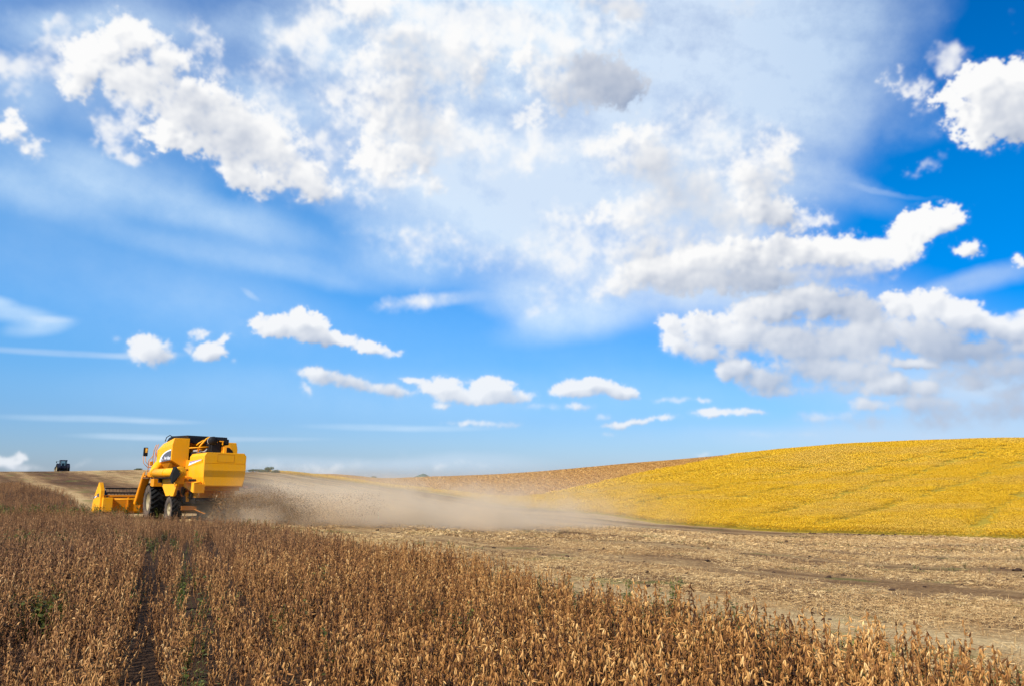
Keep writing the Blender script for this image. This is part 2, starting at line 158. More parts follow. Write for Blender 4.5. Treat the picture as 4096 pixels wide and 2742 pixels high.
def cloud_map(W=2600, X0=-52.0, X1=52.0, Y0=-4.0, Y1=56.0):
    """Cloud cover over the northern half of the sky, azimuth by Mercator elevation (degrees): returns rgb, alpha."""
    step=(X1-X0)/W; H=int((Y1-Y0)/step)
    rs=np.random.RandomState(7)
    xs=(X0+(np.arange(W)+.5)*step).astype(np.float32); ys=(Y0+(np.arange(H)+.5)*step).astype(np.float32)
    def fft_noise(beta, lo, sx=1.0, sy=1.0, rot=0.0):
        n=rs.standard_normal((H,W)).astype(np.float32)
        fy=np.fft.fftfreq(H,step)[:,None]; fx=np.fft.rfftfreq(W,step)[None,:]
        c,s=math.cos(rot),math.sin(rot)
        u=(fx*c+fy*s)*sx; w=(-fx*s+fy*c)*sy
        k=np.sqrt(u*u+w*w); amp=1/np.maximum(k,lo)**beta; amp[0,0]=0
        out=np.fft.irfft2(np.fft.rfft2(n)*amp,s=(H,W)).astype(np.float32)
        return out/out.std()
    def worley(cell, ox, oy):
        gw=int((X1-X0)/cell)+4; gh=int((Y1-Y0)/cell)+4
        px=rs.rand(gh,gw).astype(np.float32); py=rs.rand(gh,gw).astype(np.float32)
        gx=(xs[None,:]+ox-X0)/cell+1; gy=(ys[:,None]+oy-Y0)/cell+1
        gx=np.clip(gx,1,gw-2.001); gy=np.clip(gy,1,gh-2.001)
        ix=gx.astype(np.int32); iy=gy.astype(np.int32); best=np.full((H,W),9,np.float32)
        for dy in (-1,0,1):
            for dx in (-1,0,1):
                jx=ix+dx; jy=iy+dy
                d=(jx+px[jy,jx]-gx)**2+(jy+py[jy,jx]-gy)**2
                np.minimum(best,d,out=best)
        return 1-np.clip(np.sqrt(best),0,1)
    n1=fft_noise(1.9,.08); n2=fft_noise(1.9,.08); n3=fft_noise(1.55,.5); n4=fft_noise(1.6,.25)
    streak=fft_noise(2.0,.10,3.2,.8,math.radians(-14))
    high=np.clip((ys-2)/20,.25,1)[:,None].astype(np.float32)
    wx=n1*.62*high; wy=n2*.45*high
    fx=fft_noise(1.45,.6)*.30*high; fy=fft_noise(1.45,.6)*.26*high
    w26=worley(3.3,wx+fx,wy+fy); w12=worley(1.5,wx*1.5+fx,wy+fy); w05=worley(.62,wx+fx*.8,wy*2+fy*.8); w02=worley(.27,wx+fx*.5,fy*.5)
    mod=np.clip(1+.45*fft_noise(2.0,.12),.25,2.0)
    hi=w26*.48+w12*.33+w05*.12+w02*.03; lo=w12*.40+w05*.36+w02*.24
    bil=lo+(hi-lo)*np.clip((high-.35)*1.8,0,1)-.5
    def blur(a, r, n=2):
        for _ in range(n):
            for ax in (0,1):
                c=np.cumsum(np.pad(a,[(r+1,r) if i==ax else (0,0) for i in range(2)],'edge'),axis=ax,dtype=np.float64)
                a=((c[2*r+1:]-c[:-2*r-1]) if ax==0 else (c[:,2*r+1:]-c[:,:-2*r-1]))/(2*r+1)
        return a.astype(np.float32)
    F=np.full((H,W),-1.2,np.float32); S=np.zeros((H,W),np.float32); SH=np.zeros((H,W),np.float32); WT=np.full((H,W),1e-4,np.float32)
    gx=xs[None,:]; gy=ys[:,None]
    for cx,cy,rx,ry,rot,soft,shade,wt in CUMULUS:
        R=max(rx,ry)*2.2+1.5
        i0=max(0,int((cx-R-X0)/step)); i1=min(W,int((cx+R-X0)/step)); j0=max(0,int((cy-R-Y0)/step)); j1=min(H,int((cy+R-Y0)/step))
        if i1<=i0 or j1<=j0: continue
        sl=(slice(j0,j1),slice(i0,i1))
        X=gx[:,i0:i1]+(wx*.5+fx*.8)[sl]-cx; Y=gy[j0:j1]+(wy*.5+fy*.8)[sl]-cy
        c,s=math.cos(math.radians(rot)),math.sin(math.radians(rot))
        u=(X*c+Y*s)/rx; w=(-X*s+Y*c)/ry
        f=(1-(u*u+w*w))*.9*min(wt,1.05)-(1-min(wt,1))*.25
        f=np.maximum(f,-1.2)
        k=7.0
        F[sl]=np.log(np.exp(k*F[sl])+np.where(f>-1.15,np.exp(k*f)-math.exp(-k*1.15),0))/k
        g=np.exp(5*np.minimum(f,1))*(f>-1.1)*.01
        S[sl]+=g*soft; SH[sl]+=g*shade; WT[sl]+=g
    S=S/WT+.5*1e-4/WT; SH=SH/WT+1e-4/WT
    F=np.minimum(F,1.1)
    crisp=1-S
    D=F+bil*(.10+.95*crisp**1.5)*mod+n3*(.045-.03*S)*(.5+.5*mod)+n4*(.04+.34*S)+n1*.10*S*high
    edge=.27+1.5*S**1.0
    A=np.clip((D+.02)/edge,0,1); A=A*A*(3-2*A)
    smo=(w26*.5+w12*.35+w05*.15*(1-high)*1.5)-.42; smo=blur(smo,4)
    halo=np.clip((F+.50+n3*.05+n4*.26+smo*.3)/1.0,0,1)**1.5*(.04+.86*S)*(.35+.65*high)
    core=np.clip((F+smo*(.30+.75*crisp)+n4*.10)*1.1,0,1.3)
    A=A+halo*(1-A)*.8
    A=blur(A,1,1)*(1-S)+blur(A,2,2)*S
    # light: march through the cover towards the light (up and to the left)
    T=np.zeros((H,W),np.float32); small=core
    for i in range(1,13):
        dy=int(i*.28/step); dx=int(i*.16/step)
        T[:H-dy,dx:]+=small[dy:,:W-dx]*.28
    near=np.zeros((H,W),np.float32)
    for i in range(1,6):
        dy=int(i*.10/step); dx=int(i*.09/step)
        near[:H-dy,dx:]+=core[dy:,:W-dx]-core[:H-dy,dx:]
    L=np.exp(-.55*(1-.42*high)*T/(.45+.55*high))
    relief=np.clip(.5-near*.16,0,1)
    soften=fft_noise(2.2,.10)
    lit=np.clip(.26+.76*L+(relief-.5)*(.62*crisp+.25)+smo*.16+n4*.035+soften*.07,0,1.05)
    lit=lit*(.12+.88*SH)
    base=np.array([.34,.42,.58],np.float32); top=np.array([1.0,1.0,1.0],np.float32)
    t=np.clip((blur(lit,2)-.06)/.70,0,1)[...,None]
    crgb=base+(top-base)*t**.9
    hz_=np.clip(1-(ys-0)/15,0,1)[:,None,None].astype(np.float32)*.34
    crgb=crgb+(np.array([.66,.76,.92],np.float32)-crgb)*hz_
    A=A*(1-hz_[...,0]*.35)
    # veil
    va=np.zeros((H,W),np.float32); vs=np.zeros((H,W),np.float32); vw=np.full((H,W),1e-4,np.float32)
    for cx,cy,rx,ry,rot,al,sh in VEIL:
        R=max(rx,ry)*1.6+1
        i0=max(0,int((cx-R-X0)/step)); i1=min(W,int((cx+R-X0)/step)); j0=max(0,int((cy-R-Y0)/step)); j1=min(H,int((cy+R-Y0)/step))
        if i1<=i0 or j1<=j0: continue
        sl=(slice(j0,j1),slice(i0,i1))
        X=gx[:,i0:i1]+wx[sl]*1.0-cx; Y=gy[j0:j1]+wy[sl]*.5*min(1,ry)-cy
        c,s=math.cos(math.radians(rot)),math.sin(math.radians(rot))
        r=np.clip(1.25-np.sqrt(((X*c+Y*s)/rx)**2+((-X*s+Y*c)/ry)**2),0,1)
        m=r*r*(3-2*r)*al
        va[sl]=va[sl]+m*(1-va[sl]); vs[sl]+=m*sh; vw[sl]+=m
    vs=vs/vw
    va=np.clip(va*(1.12+.12*streak+.05*n4+.07*n1),0,.97)
    v0=np.array([.42,.61,.87],np.float32); v1=np.array([.69,.82,.99],np.float32); v2=np.array([.74,.92,1.08],np.float32)
    vcol=v0+(v1-v0)*np.clip(vs,0,1)[...,None]+(v2-v1)*np.clip((vs-1)/.3,0,1)[...,None]
    out_a=A+va*(1-A)
    rgb=(crgb*A[...,None]+vcol*(va*(1-A))[...,None])/np.maximum(out_a,1e-4)[...,None]
    return rgb.astype(np.float32), out_a.astype(np.float32), H

def build_world():
    w = bpy.data.worlds.new("World"); scene.world = w; w.use_nodes = True
    t = NT(w.node_tree)
    W = 2600
    rgb, al, H = cloud_map(W)
    px = np.ones((H, W, 4), np.float32); px[..., :3] = rgb; px[..., 3] = al
    def img(name, arr):
        im = bpy.data.images.new(name, W, H, alpha=False, float_buffer=True)
        im.colorspace_settings.name = 'Non-Color'
        im.pixels.foreach_set(np.ascontiguousarray(arr).ravel()); im.update()
        return im
    a4 = np.ones((H, W, 4), np.float32); a4[..., :3] = al[..., None]
    px[..., 3] = 1
    im_c, im_a = img("cloud_colour", px), img("cloud_cover", a4)
    geo = t.n('ShaderNodeTexCoord').outputs['Generated']
    sep = t.n('ShaderNodeSeparateXYZ', {0: geo})
    x, y, z = sep.outputs
    az = t.math('ARCTAN2', x, y)
    hor = t.math('SQRT', t.math('ADD', t.math('MULTIPLY', x, x), t.math('MULTIPLY', y, y)))
    el = t.math('ARCTAN2', z, hor)
    merc = t.math('LOGARITHM', t.math('TANGENT', t.math('MINIMUM', t.math('ADD', math.pi/4, t.math('MULTIPLY', el, .5)), 1.5)), math.e)
    u = t.math('DIVIDE', t.math('ADD', az, R(52)), R(104))
    v = t.math('DIVIDE', t.math('ADD', merc, R(4)), R(60))
    uv = t.n('ShaderNodeCombineXYZ', {0: u, 1: v, 2: 0.0}).outputs[0]
    c = t.n('ShaderNodeTexImage', {0: uv}, image=im_c, extension='EXTEND', interpolation='Cubic').outputs[0]
    a = t.n('ShaderNodeTexImage', {0: uv}, image=im_a, extension='EXTEND', interpolation='Cubic').outputs[0]
    fade = t.math('MULTIPLY', t.smooth(u, 0.0, .05), t.math('SUBTRACT', 1.0, t.smooth(u, .95, 1.0)))
    fade = t.math('MULTIPLY', fade, t.math('SUBTRACT', 1.0, t.smooth(v, .95, 1.0)))
    # plain broken cloud for the rest of the sky
    rest = t.smooth(t.noise(geo, 2.6, 6, .6), .50, .68)
    cover = t.math('ADD', t.math('MULTIPLY', a, fade), t.math('MULTIPLY', t.math('MULTIPLY', rest, .7), t.math('SUBTRACT', 1.0, fade)))
    cover = t.math('MULTIPLY', cover, t.smooth(el, -.05, .0), clamp=True)
    ccol = t.mix(fade, (.85, .9, 1.0), c)
    sky = t.n('ShaderNodeTexSky', None, sky_type='NISHITA', sun_disc=False, sun_elevation=R(SUN_EL), sun_rotation=R(SUN_AZ),
              altitude=400.0, air_density=1.0, dust_density=.4, ozone_density=2.0).outputs[0]
    # deeper blue towards the east, paler in the west and by the horizon
    east = t.smooth(az, R(-25), R(34))
    low = t.smooth(el, R(-1), R(13))
    sat = t.math('ADD', t.math('MULTIPLY', low, t.math('ADD', t.math('MULTIPLY', east, SKY_SAT[1]), SKY_SAT[0])), .95)
    val = t.math('SUBTRACT', SKY_VAL[0], t.math('MULTIPLY', t.math('MULTIPLY', east, low), SKY_VAL[1]))
    hs = t.n('ShaderNodeHueSaturation', {'Hue': SKY_HUE, 'Saturation': sat, 'Value': val, 'Fac': 1.0, 'Color': sky}).outputs[0]
    tint = t.ramp(t.math('DIVIDE', el, R(40), clamp=True), [(0.0, (.47, .58, .92)), (.10, (.43, .67, 1.05)), (.28, (.52, 1.05, 1.38)), (.45, (.62, 1.28, 1.50)), (.75, (.72, 1.20, 1.50))])
    hs = t.mix(1.0, hs, tint, 'MULTIPLY')
    b1 = t.n('ShaderNodeBackground', {0: hs, 1: .078})
    b2 = t.n('ShaderNodeBackground', {0: ccol, 1: .69})
    mx = t.n('ShaderNodeMixShader', {0: cover, 1: b1.outputs[0], 2: b2.outputs[0]})
    t.n('ShaderNodeOutputWorld', {0: mx.outputs[0]})
    w.cycles.sampling_method = 'MANUAL'; w.cycles.sample_map_resolution = 512
SKY_SAT, SKY_VAL, SKY_HUE = (.35, .45), (1.15, .25), .5
build_world()

# ------------------------------------------------------------------ object helpers
def tag(o, label=None, cat=None, group=None, kind=None):
    if label: o['label'] = label
    if cat: o['category'] = cat
    if group: o['group'] = group
    if kind: o['kind'] = kind
    return o
def empty(name, label, cat, loc=(0, 0, 0), rot=(0, 0, 0), group=None):
    o = bpy.data.objects.new(name, None); COL.objects.link(o); o.location = loc; o.rotation_euler = rot
    o.empty_display_size = .3
    return tag(o, label, cat, group)
def mesh_np(name, verts, faces, mat=None, smooth=False):
    me = bpy.data.meshes.new(name); verts = np.asarray(verts, np.float32); faces = np.asarray(faces, np.int32)
    n, k = faces.shape
    me.vertices.add(len(verts)); me.vertices.foreach_set('co', verts.ravel())
    me.loops.add(n*k); me.loops.foreach_set('vertex_index', faces.ravel())
    me.polygons.add(n); me.polygons.foreach_set('loop_start', np.arange(0, n*k, k, dtype=np.int32))
    try: me.polygons.foreach_set('loop_total', np.full(n, k, np.int32))
    except Exception: pass
    me.update(calc_edges=True)
    if mat: me.materials.append(mat)
    if smooth: me.polygons.foreach_set('use_smooth', np.ones(n, bool))
    return me
def new_mat(name):
    m = bpy.data.materials.new(name); m.use_nodes = True
    return m, NT(m.node_tree)
def pbsdf(t, col, rough=.6, metal=0.0, normal=None, spec=.5, **kw):
    ins = {'Base Color': (*col, 1) if isinstance(col, tuple) else col, 'Roughness': rough, 'Metallic': metal, 'Specular IOR Level': spec}
    if normal is not None: ins['Normal'] = normal
    ins.update(kw)
    b = t.n('ShaderNodeBsdfPrincipled', ins)
    t.n('ShaderNodeOutputMaterial', {0: b.outputs[0]})
    return b
def bump(t, h, strength, dist):
    return t.n('ShaderNodeBump', {'Strength': strength, 'Distance': dist, 'Height': h}).outputs[0]
class MB:
    """Collects shapes and links them as one mesh object."""
    def __init__(s): s.bm = bmesh.new()
    def pts(s, P, F):
        v = [s.bm.verts.new(p) for p in P]
        for f in F:
            try: s.bm.faces.new([v[i] for i in f])
            except ValueError: pass
        return s
    def box(s, x0, x1, y0, y1, z0, z1):
        P = [(x, y, z) for x in (x0, x1) for y in (y0, y1) for z in (z0, z1)]
        return s.pts(P, [(0, 1, 3, 2), (4, 6, 7, 5), (0, 4, 5, 1), (2, 3, 7, 6), (0, 2, 6, 4), (1, 5, 7, 3)])
    def hull(s, P):
        v = [s.bm.verts.new(p) for p in P]
        bmesh.ops.convex_hull(s.bm, input=v); return s
    def prism(s, poly, axis, a, b):
        def put(p, c):
            q = list(p); q.insert(axis, c); return tuple(q)
        n = len(poly); P = [put(p, a) for p in poly]+[put(p, b) for p in poly]
        F = [tuple(range(n)), tuple(range(2*n-1, n-1, -1))]+[(i, i+n, (i+1) % n+n, (i+1) % n) for i in range(n)]
        return s.pts(P, F)
    def tube(s, path, r, n=10, caps=True):
        path = [Vector(p) for p in path]; rr = r if isinstance(r, (list, tuple)) else [r]*len(path)
        rings = []; up = None
        for i, p in enumerate(path):
            d = (path[min(i+1, len(path)-1)]-path[max(i-1, 0)]).normalized()
            if up is None: up = Vector((0, 0, 1)) if abs(d.z) < .9 else Vector((1, 0, 0))
            a = d.cross(up).normalized(); b = d.cross(a).normalized(); up = -b if b.dot(up) < 0 else b
            up = a.cross(d).normalized()
            b = a.cross(d).normalized()
            rings.append([s.bm.verts.new(p+(a*math.cos(2*math.pi*k/n)+b*math.sin(2*math.pi*k/n))*rr[i]) for k in range(n)])
        for i in range(len(rings)-1):
            for k in range(n):
                f = s.bm.faces.new((rings[i][k], rings[i][(k+1) % n], rings[i+1][(k+1) % n], rings[i+1][k])); f.smooth = True
        if caps:
            s.bm.faces.new(list(reversed(rings[0]))); s.bm.faces.new(rings[-1])
        return s
    def lathe(s, prof, centre, axis=1, n=32, smooth=True, cap=True):
        """prof: (radius, offset along axis); closed rings about an axis through centre."""
        rings = []
        for r, h in prof:
            ring = []
            for k in range(n):
                a = 2*math.pi*k/n; q = [r*math.cos(a), r*math.sin(a)]; q.insert(axis, h)
                ring.append(s.bm.verts.new(Vector(centre)+Vector(q)))
            rings.append(ring)
        for i in range(len(rings)-1):
            for k in range(n):
                f = s.bm.faces.new((rings[i][k], rings[i][(k+1) % n], rings[i+1][(k+1) % n], rings[i+1][k])); f.smooth = smooth
        if cap and prof[0][0] > 1e-4: s.bm.faces.new(rings[0])
        if cap and prof[-1][0] > 1e-4: s.bm.faces.new(rings[-1])
        return s
    def build(s, name, mat, parent=None, bevel=0.0, label=None):
        bmesh.ops.recalc_face_normals(s.bm, faces=s.bm.faces)
        me = bpy.data.meshes.new(name); s.bm.to_mesh(me); s.bm.free(); me.materials.append(mat)
        o = bpy.data.objects.new(name, me); COL.objects.link(o)
        if parent: o.parent = parent
        if bevel:
            b = o.modifiers.new('bevel', 'BEVEL'); b.width = bevel; b.segments = 2; b.limit_method = 'ANGLE'; b.angle_limit = R(25)
        if label: o['label'] = label
        return o

# ------------------------------------------------------------------ the lie of the land: (x/y, [(distance, height)...]) along lines of sight
PROFILES = [
    (-0.904, [(6,0),(20,0.0),(32,0.05),(45,-0.15),(70,0.86),(100,1.7),(125,2.95),(150,2.6),(250,-3),(1200,-14),(6000,-40)]),
    (-0.634, [(6,0),(20,-0.02),(32,0.0),(45,-0.15),(70,0.86),(100,1.8),(125,2.92),(150,2.6),(250,-3),(1200,-14),(6000,-40)]),
    (-0.455, [(6,0),(20,-0.08),(36,-0.15),(50,-0.05),(75,0.91),(100,1.64),(130,3.17),(155,2.8),(250,-3),(1200,-14),(6000,-40)]),
    (-0.309, [(6,0),(20,-0.12),(36,-0.2),(55,-0.05),(90,1.17),(130,2.03),(180,3.24),(220,3),(350,-4),(1200,-14),(6000,-40)]),
    (-0.220, [(6,0),(20,-0.16),(36,-0.32),(60,-0.2),(130,0.92),(190,1.6),(240,2.84),(290,2),(400,-5),(1200,-14),(6000,-40)]),
    (-0.120, [(6,0),(16,-0.2),(30,-0.4),(60,-0.75),(120,-0.99),(190,-0.58),(260,0.78),(340,2.2),(390,1),(600,-8),(1200,-14),(6000,-40)]),
    (0.016, [(6,0),(12,-0.12),(30,-0.6),(60,-1.39),(130,-2.87),(170,-2.31),(240,0.73),(300,3.91),(350,2.5),(600,-8),(1200,-14),(6000,-40)]),
    (0.178, [(6,0),(15,-0.2),(30,-0.65),(50,-1.49),(85,-2.83),(150,-0.41),(235,4.01),(300,8.01),(350,6),(600,-8),(1200,-14),(6000,-40)]),
    (0.319, [(6,0),(15,-0.25),(30,-0.85),(50,-1.89),(75,-2.96),(110,-1.64),(170,1.12),(280,10.91),(330,8),(600,-8),(1200,-14),(6000,-40)]),
    (0.449, [(6,0),(15,-0.3),(30,-0.95),(45,-1.64),(65,-2.64),(105,-1.37),(170,2.84),(270,13.14),(330,10),(600,-8),(1200,-14),(6000,-40)]),
    (0.634, [(6,0),(15,-0.32),(30,-0.95),(42,-1.48),(58,-2.5),(95,-1.17),(150,2.79),(260,13.91),(330,10),(600,-8),(1200,-14),(6000,-40)]),
    (0.882, [(6,0),(15,-0.32),(30,-0.95),(42,-1.48),(58,-2.59),(95,-1.17),(150,3.27),(260,13.91),(330,10),(600,-8),(1200,-14),(6000,-40)]),
]
def pchip(xk, yk, x):
    """Monotone cubic through (xk, yk); yk may carry extra columns."""
    xk=np.asarray(xk,float); yk=np.asarray(yk,float); sh=(-1,)+(1,)*(yk.ndim-1)
    h=np.diff(xk).reshape(sh); dl=np.diff(yk,axis=0)/h; m=np.zeros_like(yk); m[0]=dl[0]; m[-1]=dl[-1]
    a,b=dl[:-1],dl[1:]; w1=2*h[1:]+h[:-1]; w2=h[1:]+2*h[:-1]
    ok=a*b>0; m[1:-1]=np.where(ok,(w1+w2)/(w1/np.where(ok,a,1)+w2/np.where(ok,b,1)),0)
    i=np.clip(np.searchsorted(xk,x)-1,0,len(xk)-2); hh=(xk[i+1]-xk[i]).reshape(sh); s=np.clip((x-xk[i]).reshape(sh)/hh,0,1)
    return yk[i]*(1+2*s)*(1-s)**2+m[i]*hh*s*(1-s)**2+yk[i+1]*s*s*(3-2*s)+m[i+1]*hh*s*s*(s-1)
ND,NTC=700,260
LD=np.linspace(math.log(4),math.log(6000),ND)
_c=np.array([pchip(np.log([4]+[p[0] for p in P]),[0]+[p[1] for p in P],LD) for _,P in PROFILES])
_k=np.exp(-np.linspace(-2,2,23)**2); _k/=_k.sum()
_c=np.array([np.convolve(np.pad(c,11,'edge'),_k,'valid') for c in _c])
TT=np.linspace(PROFILES[0][0],PROFILES[-1][0],NTC)
_tab=pchip([p[0] for p in PROFILES],_c,TT)
_k2=np.exp(-np.linspace(-2,2,13)**2); _k2/=_k2.sum()
_tab=np.apply_along_axis(lambda c: np.convolve(np.pad(c,6,'edge'),_k2,'valid'),0,_tab)
def hz(x,y):
    """Height of the land at (x, y): a slightly rolling field falling to a dip and rising to low ridges."""
    x=np.asarray(x,float); y=np.asarray(y,float)
    d=np.maximum(y,4.0); t=np.clip(x/d,TT[0],TT[-1])
    u=(t-TT[0])/(TT[1]-TT[0]); v=np.clip((np.log(d)-LD[0])/(LD[1]-LD[0]),0,ND-1.001)
    i=np.clip(u.astype(int),0,NTC-2); j=v.astype(int); fu=u-i; fv=v-j
    z=_tab[i,j]*(1-fu)*(1-fv)+_tab[i+1,j]*fu*(1-fv)+_tab[i,j+1]*(1-fu)*fv+_tab[i+1,j+1]*fu*fv
    g=np.clip((d-8)/30,0,1)*np.clip(1-(d-60)/400,0,1)
    return z+.05*g*(np.sin(x*.31+1.3*np.sin(y*.11))+np.sin(y*.27+x*.13)*.8+.35*np.sin(x*.9-y*.7))

# ------------------------------------------------------------------ plan of the fields (metres, x east, y away)
ROW_DIR = R(-36.5)                                           # bearing of the crop rows and of the combine
ROWV = np.array([math.sin(ROW_DIR), math.cos(ROW_DIR)]); ROWN = np.array([ROWV[1], -ROWV[0]])
YELLOW = [(75, 35), (36.8, 57.0), (29.2, 65.8), (23.2, 73.5), (15.1, 85.7), (7.2, 110.3), (2.0, 127.7), (-9.7, 157.8), (-20.8, 171.9), (-31.3, 180.2), (-44, 186),
          (-62, 194), (-60, 203), (-40, 196), (-31, 192), (-20.2, 183), (-6.8, 171), (2.6, 168), (13.5, 190), (41.2, 231.2), (56.9, 246), (72, 262), (95, 330), (380, 330), (380, 35)]
CROP = [(4.6, 1.0), (4.1, 4.4), (3.7, 5.6), (3.0, 6.9), (2.3, 8.0), (1.4, 9.8), (.2, 13.0), (-1.5, 17.0), (-3.4, 20.2), (-6.4, 25.3), (-9.2, 29.6), (-10.3, 31.2), (-12.1, 32.3), (-14.2, 32.2),
        (-15.6, 33.8), (-18.6, 38.2), (-20.9, 41.0), (-24.5, 45.8), (-28.0, 52.5), (-34.5, 62.5), (-46.0, 75.5), (-90, 88), (-110, 40), (-30, 1.0)]
BROWN_R = [(-60, 204), (-40, 197), (-31, 193), (-20.2, 184), (-6.8, 172), (2.6, 169), (13.5, 190), (41.2, 231.2), (56.9, 246), (72, 262), (120, 420), (-160, 420)]
TRACKS = [([(-10.6, 25.5), (-9.3, 21.3), (-5.7, 13.0), (-3.8, 8.6), (-2.4, 5.6), (-1.7, 3.6)], .23), ([(-8.9, 21.8), (-7.1, 17.7), (-4.0, 10.3), (-2.7, 7.4), (-2.0, 5.6), (-1.2, 3.6)], .27),
          ([(-8.9, 23.7), (-4.5, 13.1), (-2.6, 8.6), (-1.7, 6.5), (-.6, 4.2)], .17), ([(-5.2, 9.2), (-4.0, 6.6), (-3.1, 4.6)], .16)]
YLINES = [[(9.6, 161.3), (24.9, 178.3), (41.9, 199.9), (59.5, 217.9), (73.3, 228.9)], [(18.5, 116.3), (33.7, 143.7), (46.3, 162.6), (62.2, 185.5), (71.1, 192.9)],
          [(32.7, 120.6), (62.1, 161.3), (99.4, 193.8), (118.1, 201.0)], [(23.1, 83.4), (36.5, 102.0), (57.2, 131.7), (87.4, 166.8), (124.2, 202.1)],
          [(28.2, 75.0), (39.9, 89.8), (60.4, 115.9), (91.1, 152.0), (120, 182)], [(35.2, 62.4), (51.3, 86.3), (67.2, 106.4), (95, 138.5)]]
def inside(poly, x, y):
    c = np.zeros(np.shape(x), bool); n = len(poly)
    for i in range(n):
        x0, y0 = poly[i]; x1, y1 = poly[(i+1) % n]
        if y0 == y1: continue
        c ^= ((y0 > y) != (y1 > y)) & (x < (x1-x0)*(y-y0)/(y1-y0)+x0)
    return c
def seg_dist(line, x, y, closed=False):
    d = np.full(np.shape(x), 1e9); L = list(line)+([line[0]] if closed else [])
    for (x0, y0), (x1, y1) in zip(L[:-1], L[1:]):
        vx, vy = x1-x0, y1-y0
        t = np.clip(((x-x0)*vx+(y-y0)*vy)/(vx*vx+vy*vy), 0, 1)
        d = np.minimum(d, np.hypot(x-x0-t*vx, y-y0-t*vy))
    return d
def signed(poly, x, y):
    d = seg_dist(poly, x, y, True); return np.where(inside(poly, x, y), d, -d)

# ------------------------------------------------------------------ the ground, one sheet to the horizon
def build_ground():
    def axis(lo, hi, n, fine, off):
        u = np.linspace(math.asinh((lo-off)/fine), math.asinh((hi-off)/fine), n); return off+fine*np.sinh(u)
    xs = axis(-5200, 5200, 560, 22, 10); ys = axis(-600, 6500, 620, 26, 20)
    X, Y = np.meshgrid(xs, ys); x, y = X.ravel(), Y.ravel(); z = hz(x, y)
    far = np.hypot(x, y); z = z-np.clip((far-1500)/3700, 0, 1)**2*12
    nx, ny = len(xs), len(ys); i = (np.arange(ny-1)[:, None]*nx+np.arange(nx-1)[None]).ravel()
    me = mesh_np('ground', np.stack([x, y, z], 1), np.stack([i, i+1, i+nx+1, i+nx], 1), None, True)
    for nm, v in (('yellow', signed(YELLOW, x, y)), ('crop', signed(CROP, x, y)), ('brown', signed(BROWN_R, x, y))):
        me.attributes.new(nm, 'FLOAT', 'POINT').data.foreach_set('value', np.clip(v, -30, 30).astype(np.float32))
    m, t = new_mat('field_soil')
    pos = t.n('ShaderNodeNewGeometry').outputs['Position']
    at = lambda n: t.n('ShaderNodeAttribute', attribute_name=n).outputs['Fac']
    fl = t.n('ShaderNodeVectorMath', {0: pos, 1: (1, 1, 0)}, operation='MULTIPLY').outputs[0]
    rot = t.n('ShaderNodeVectorRotate', {'Vector': fl, 'Axis': (0, 0, 1), 'Angle': ROW_DIR}, rotation_type='AXIS_ANGLE').outputs[0]
    warp = t.n('ShaderNodeTexNoise', {'Vector': fl, 'Scale': .045, 'Detail': 2.0}).outputs[1]
    rw = t.n('ShaderNodeVectorMath', {0: rot, 1: t.n('ShaderNodeVectorMath', {0: warp, 3: 5.0}, operation='SCALE').outputs[0]}, operation='ADD').outputs[0]
    st = t.n('ShaderNodeMapping', {'Vector': rw, 'Scale': (1, .045, 1)}).outputs[0]
    swath = t.noise(st, .26, 3, .55)
    st2 = t.n('ShaderNodeMapping', {'Vector': rw, 'Scale': (1, .12, 1)}).outputs[0]
    swath2 = t.noise(st2, 1.6, 4, .6)
    n1, n2, n3 = t.noise(fl, 1.1, 6, .62), t.noise(fl, 9.0, 5, .65), t.noise(fl, 55.0, 4, .7)
    big = t.noise(fl, .05, 3, .5)
    k = t.math('ADD', t.math('MULTIPLY', swath, .55), t.math('ADD', t.math('MULTIPLY', swath2, .18), t.math('ADD', t.math('MULTIPLY', n1, .16), t.math('MULTIPLY', n2, .13))))
    stub = t.ramp(k, [(.40, (.09, .044, .018)), (.48, (.20, .112, .046)), (.55, (.38, .245, .105)), (.68, (.58, .42, .20))])
    grain = t.ramp(t.math('ADD', t.math('MULTIPLY', n2, .45), t.math('MULTIPLY', n3, .55)), [(.34, .35), (.50, .90), (.64, 1.5)])
    stub = t.mix(1.0, stub, grain, 'MULTIPLY')
    green = t.smooth(t.math('ADD', t.noise(fl, .35, 4, .6), t.math('MULTIPLY', n2, .25)), .69, .78)
    stub = t.mix(t.math('MULTIPLY', green, .55), stub, (.10, .13, .025))
    brown = t.mix(n2, (.34, .16, .055), (.50, .26, .10))
    yel = t.mix(n2, (.26, .20, .018), (.40, .28, .03))
    soil = t.mix(t.math('MULTIPLY', n2, t.smooth(n3, .3, .7)), (.014, .007, .004), (.16, .09, .045))  # soil under the crop, darkened with the shade between the plants
    col = t.mix(t.smooth(t.math('ADD', at('brown'), t.math('MULTIPLY', n1, 2.0)), 0.0, 2.0), stub, brown)
    col = t.mix(t.smooth(at('yellow'), -.4, .6), col, yel)
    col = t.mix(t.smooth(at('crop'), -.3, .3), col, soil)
    h = t.math('ADD', t.math('MULTIPLY', n2, .6), t.math('MULTIPLY', n3, .25))
    pbsdf(t, col, .95, normal=bump(t, h, .9, .06), spec=.1)
    me.materials.append(m)
    o = bpy.data.objects.new('ground', me); COL.objects.link(o); tag(o, kind='structure')
    return o
build_ground()

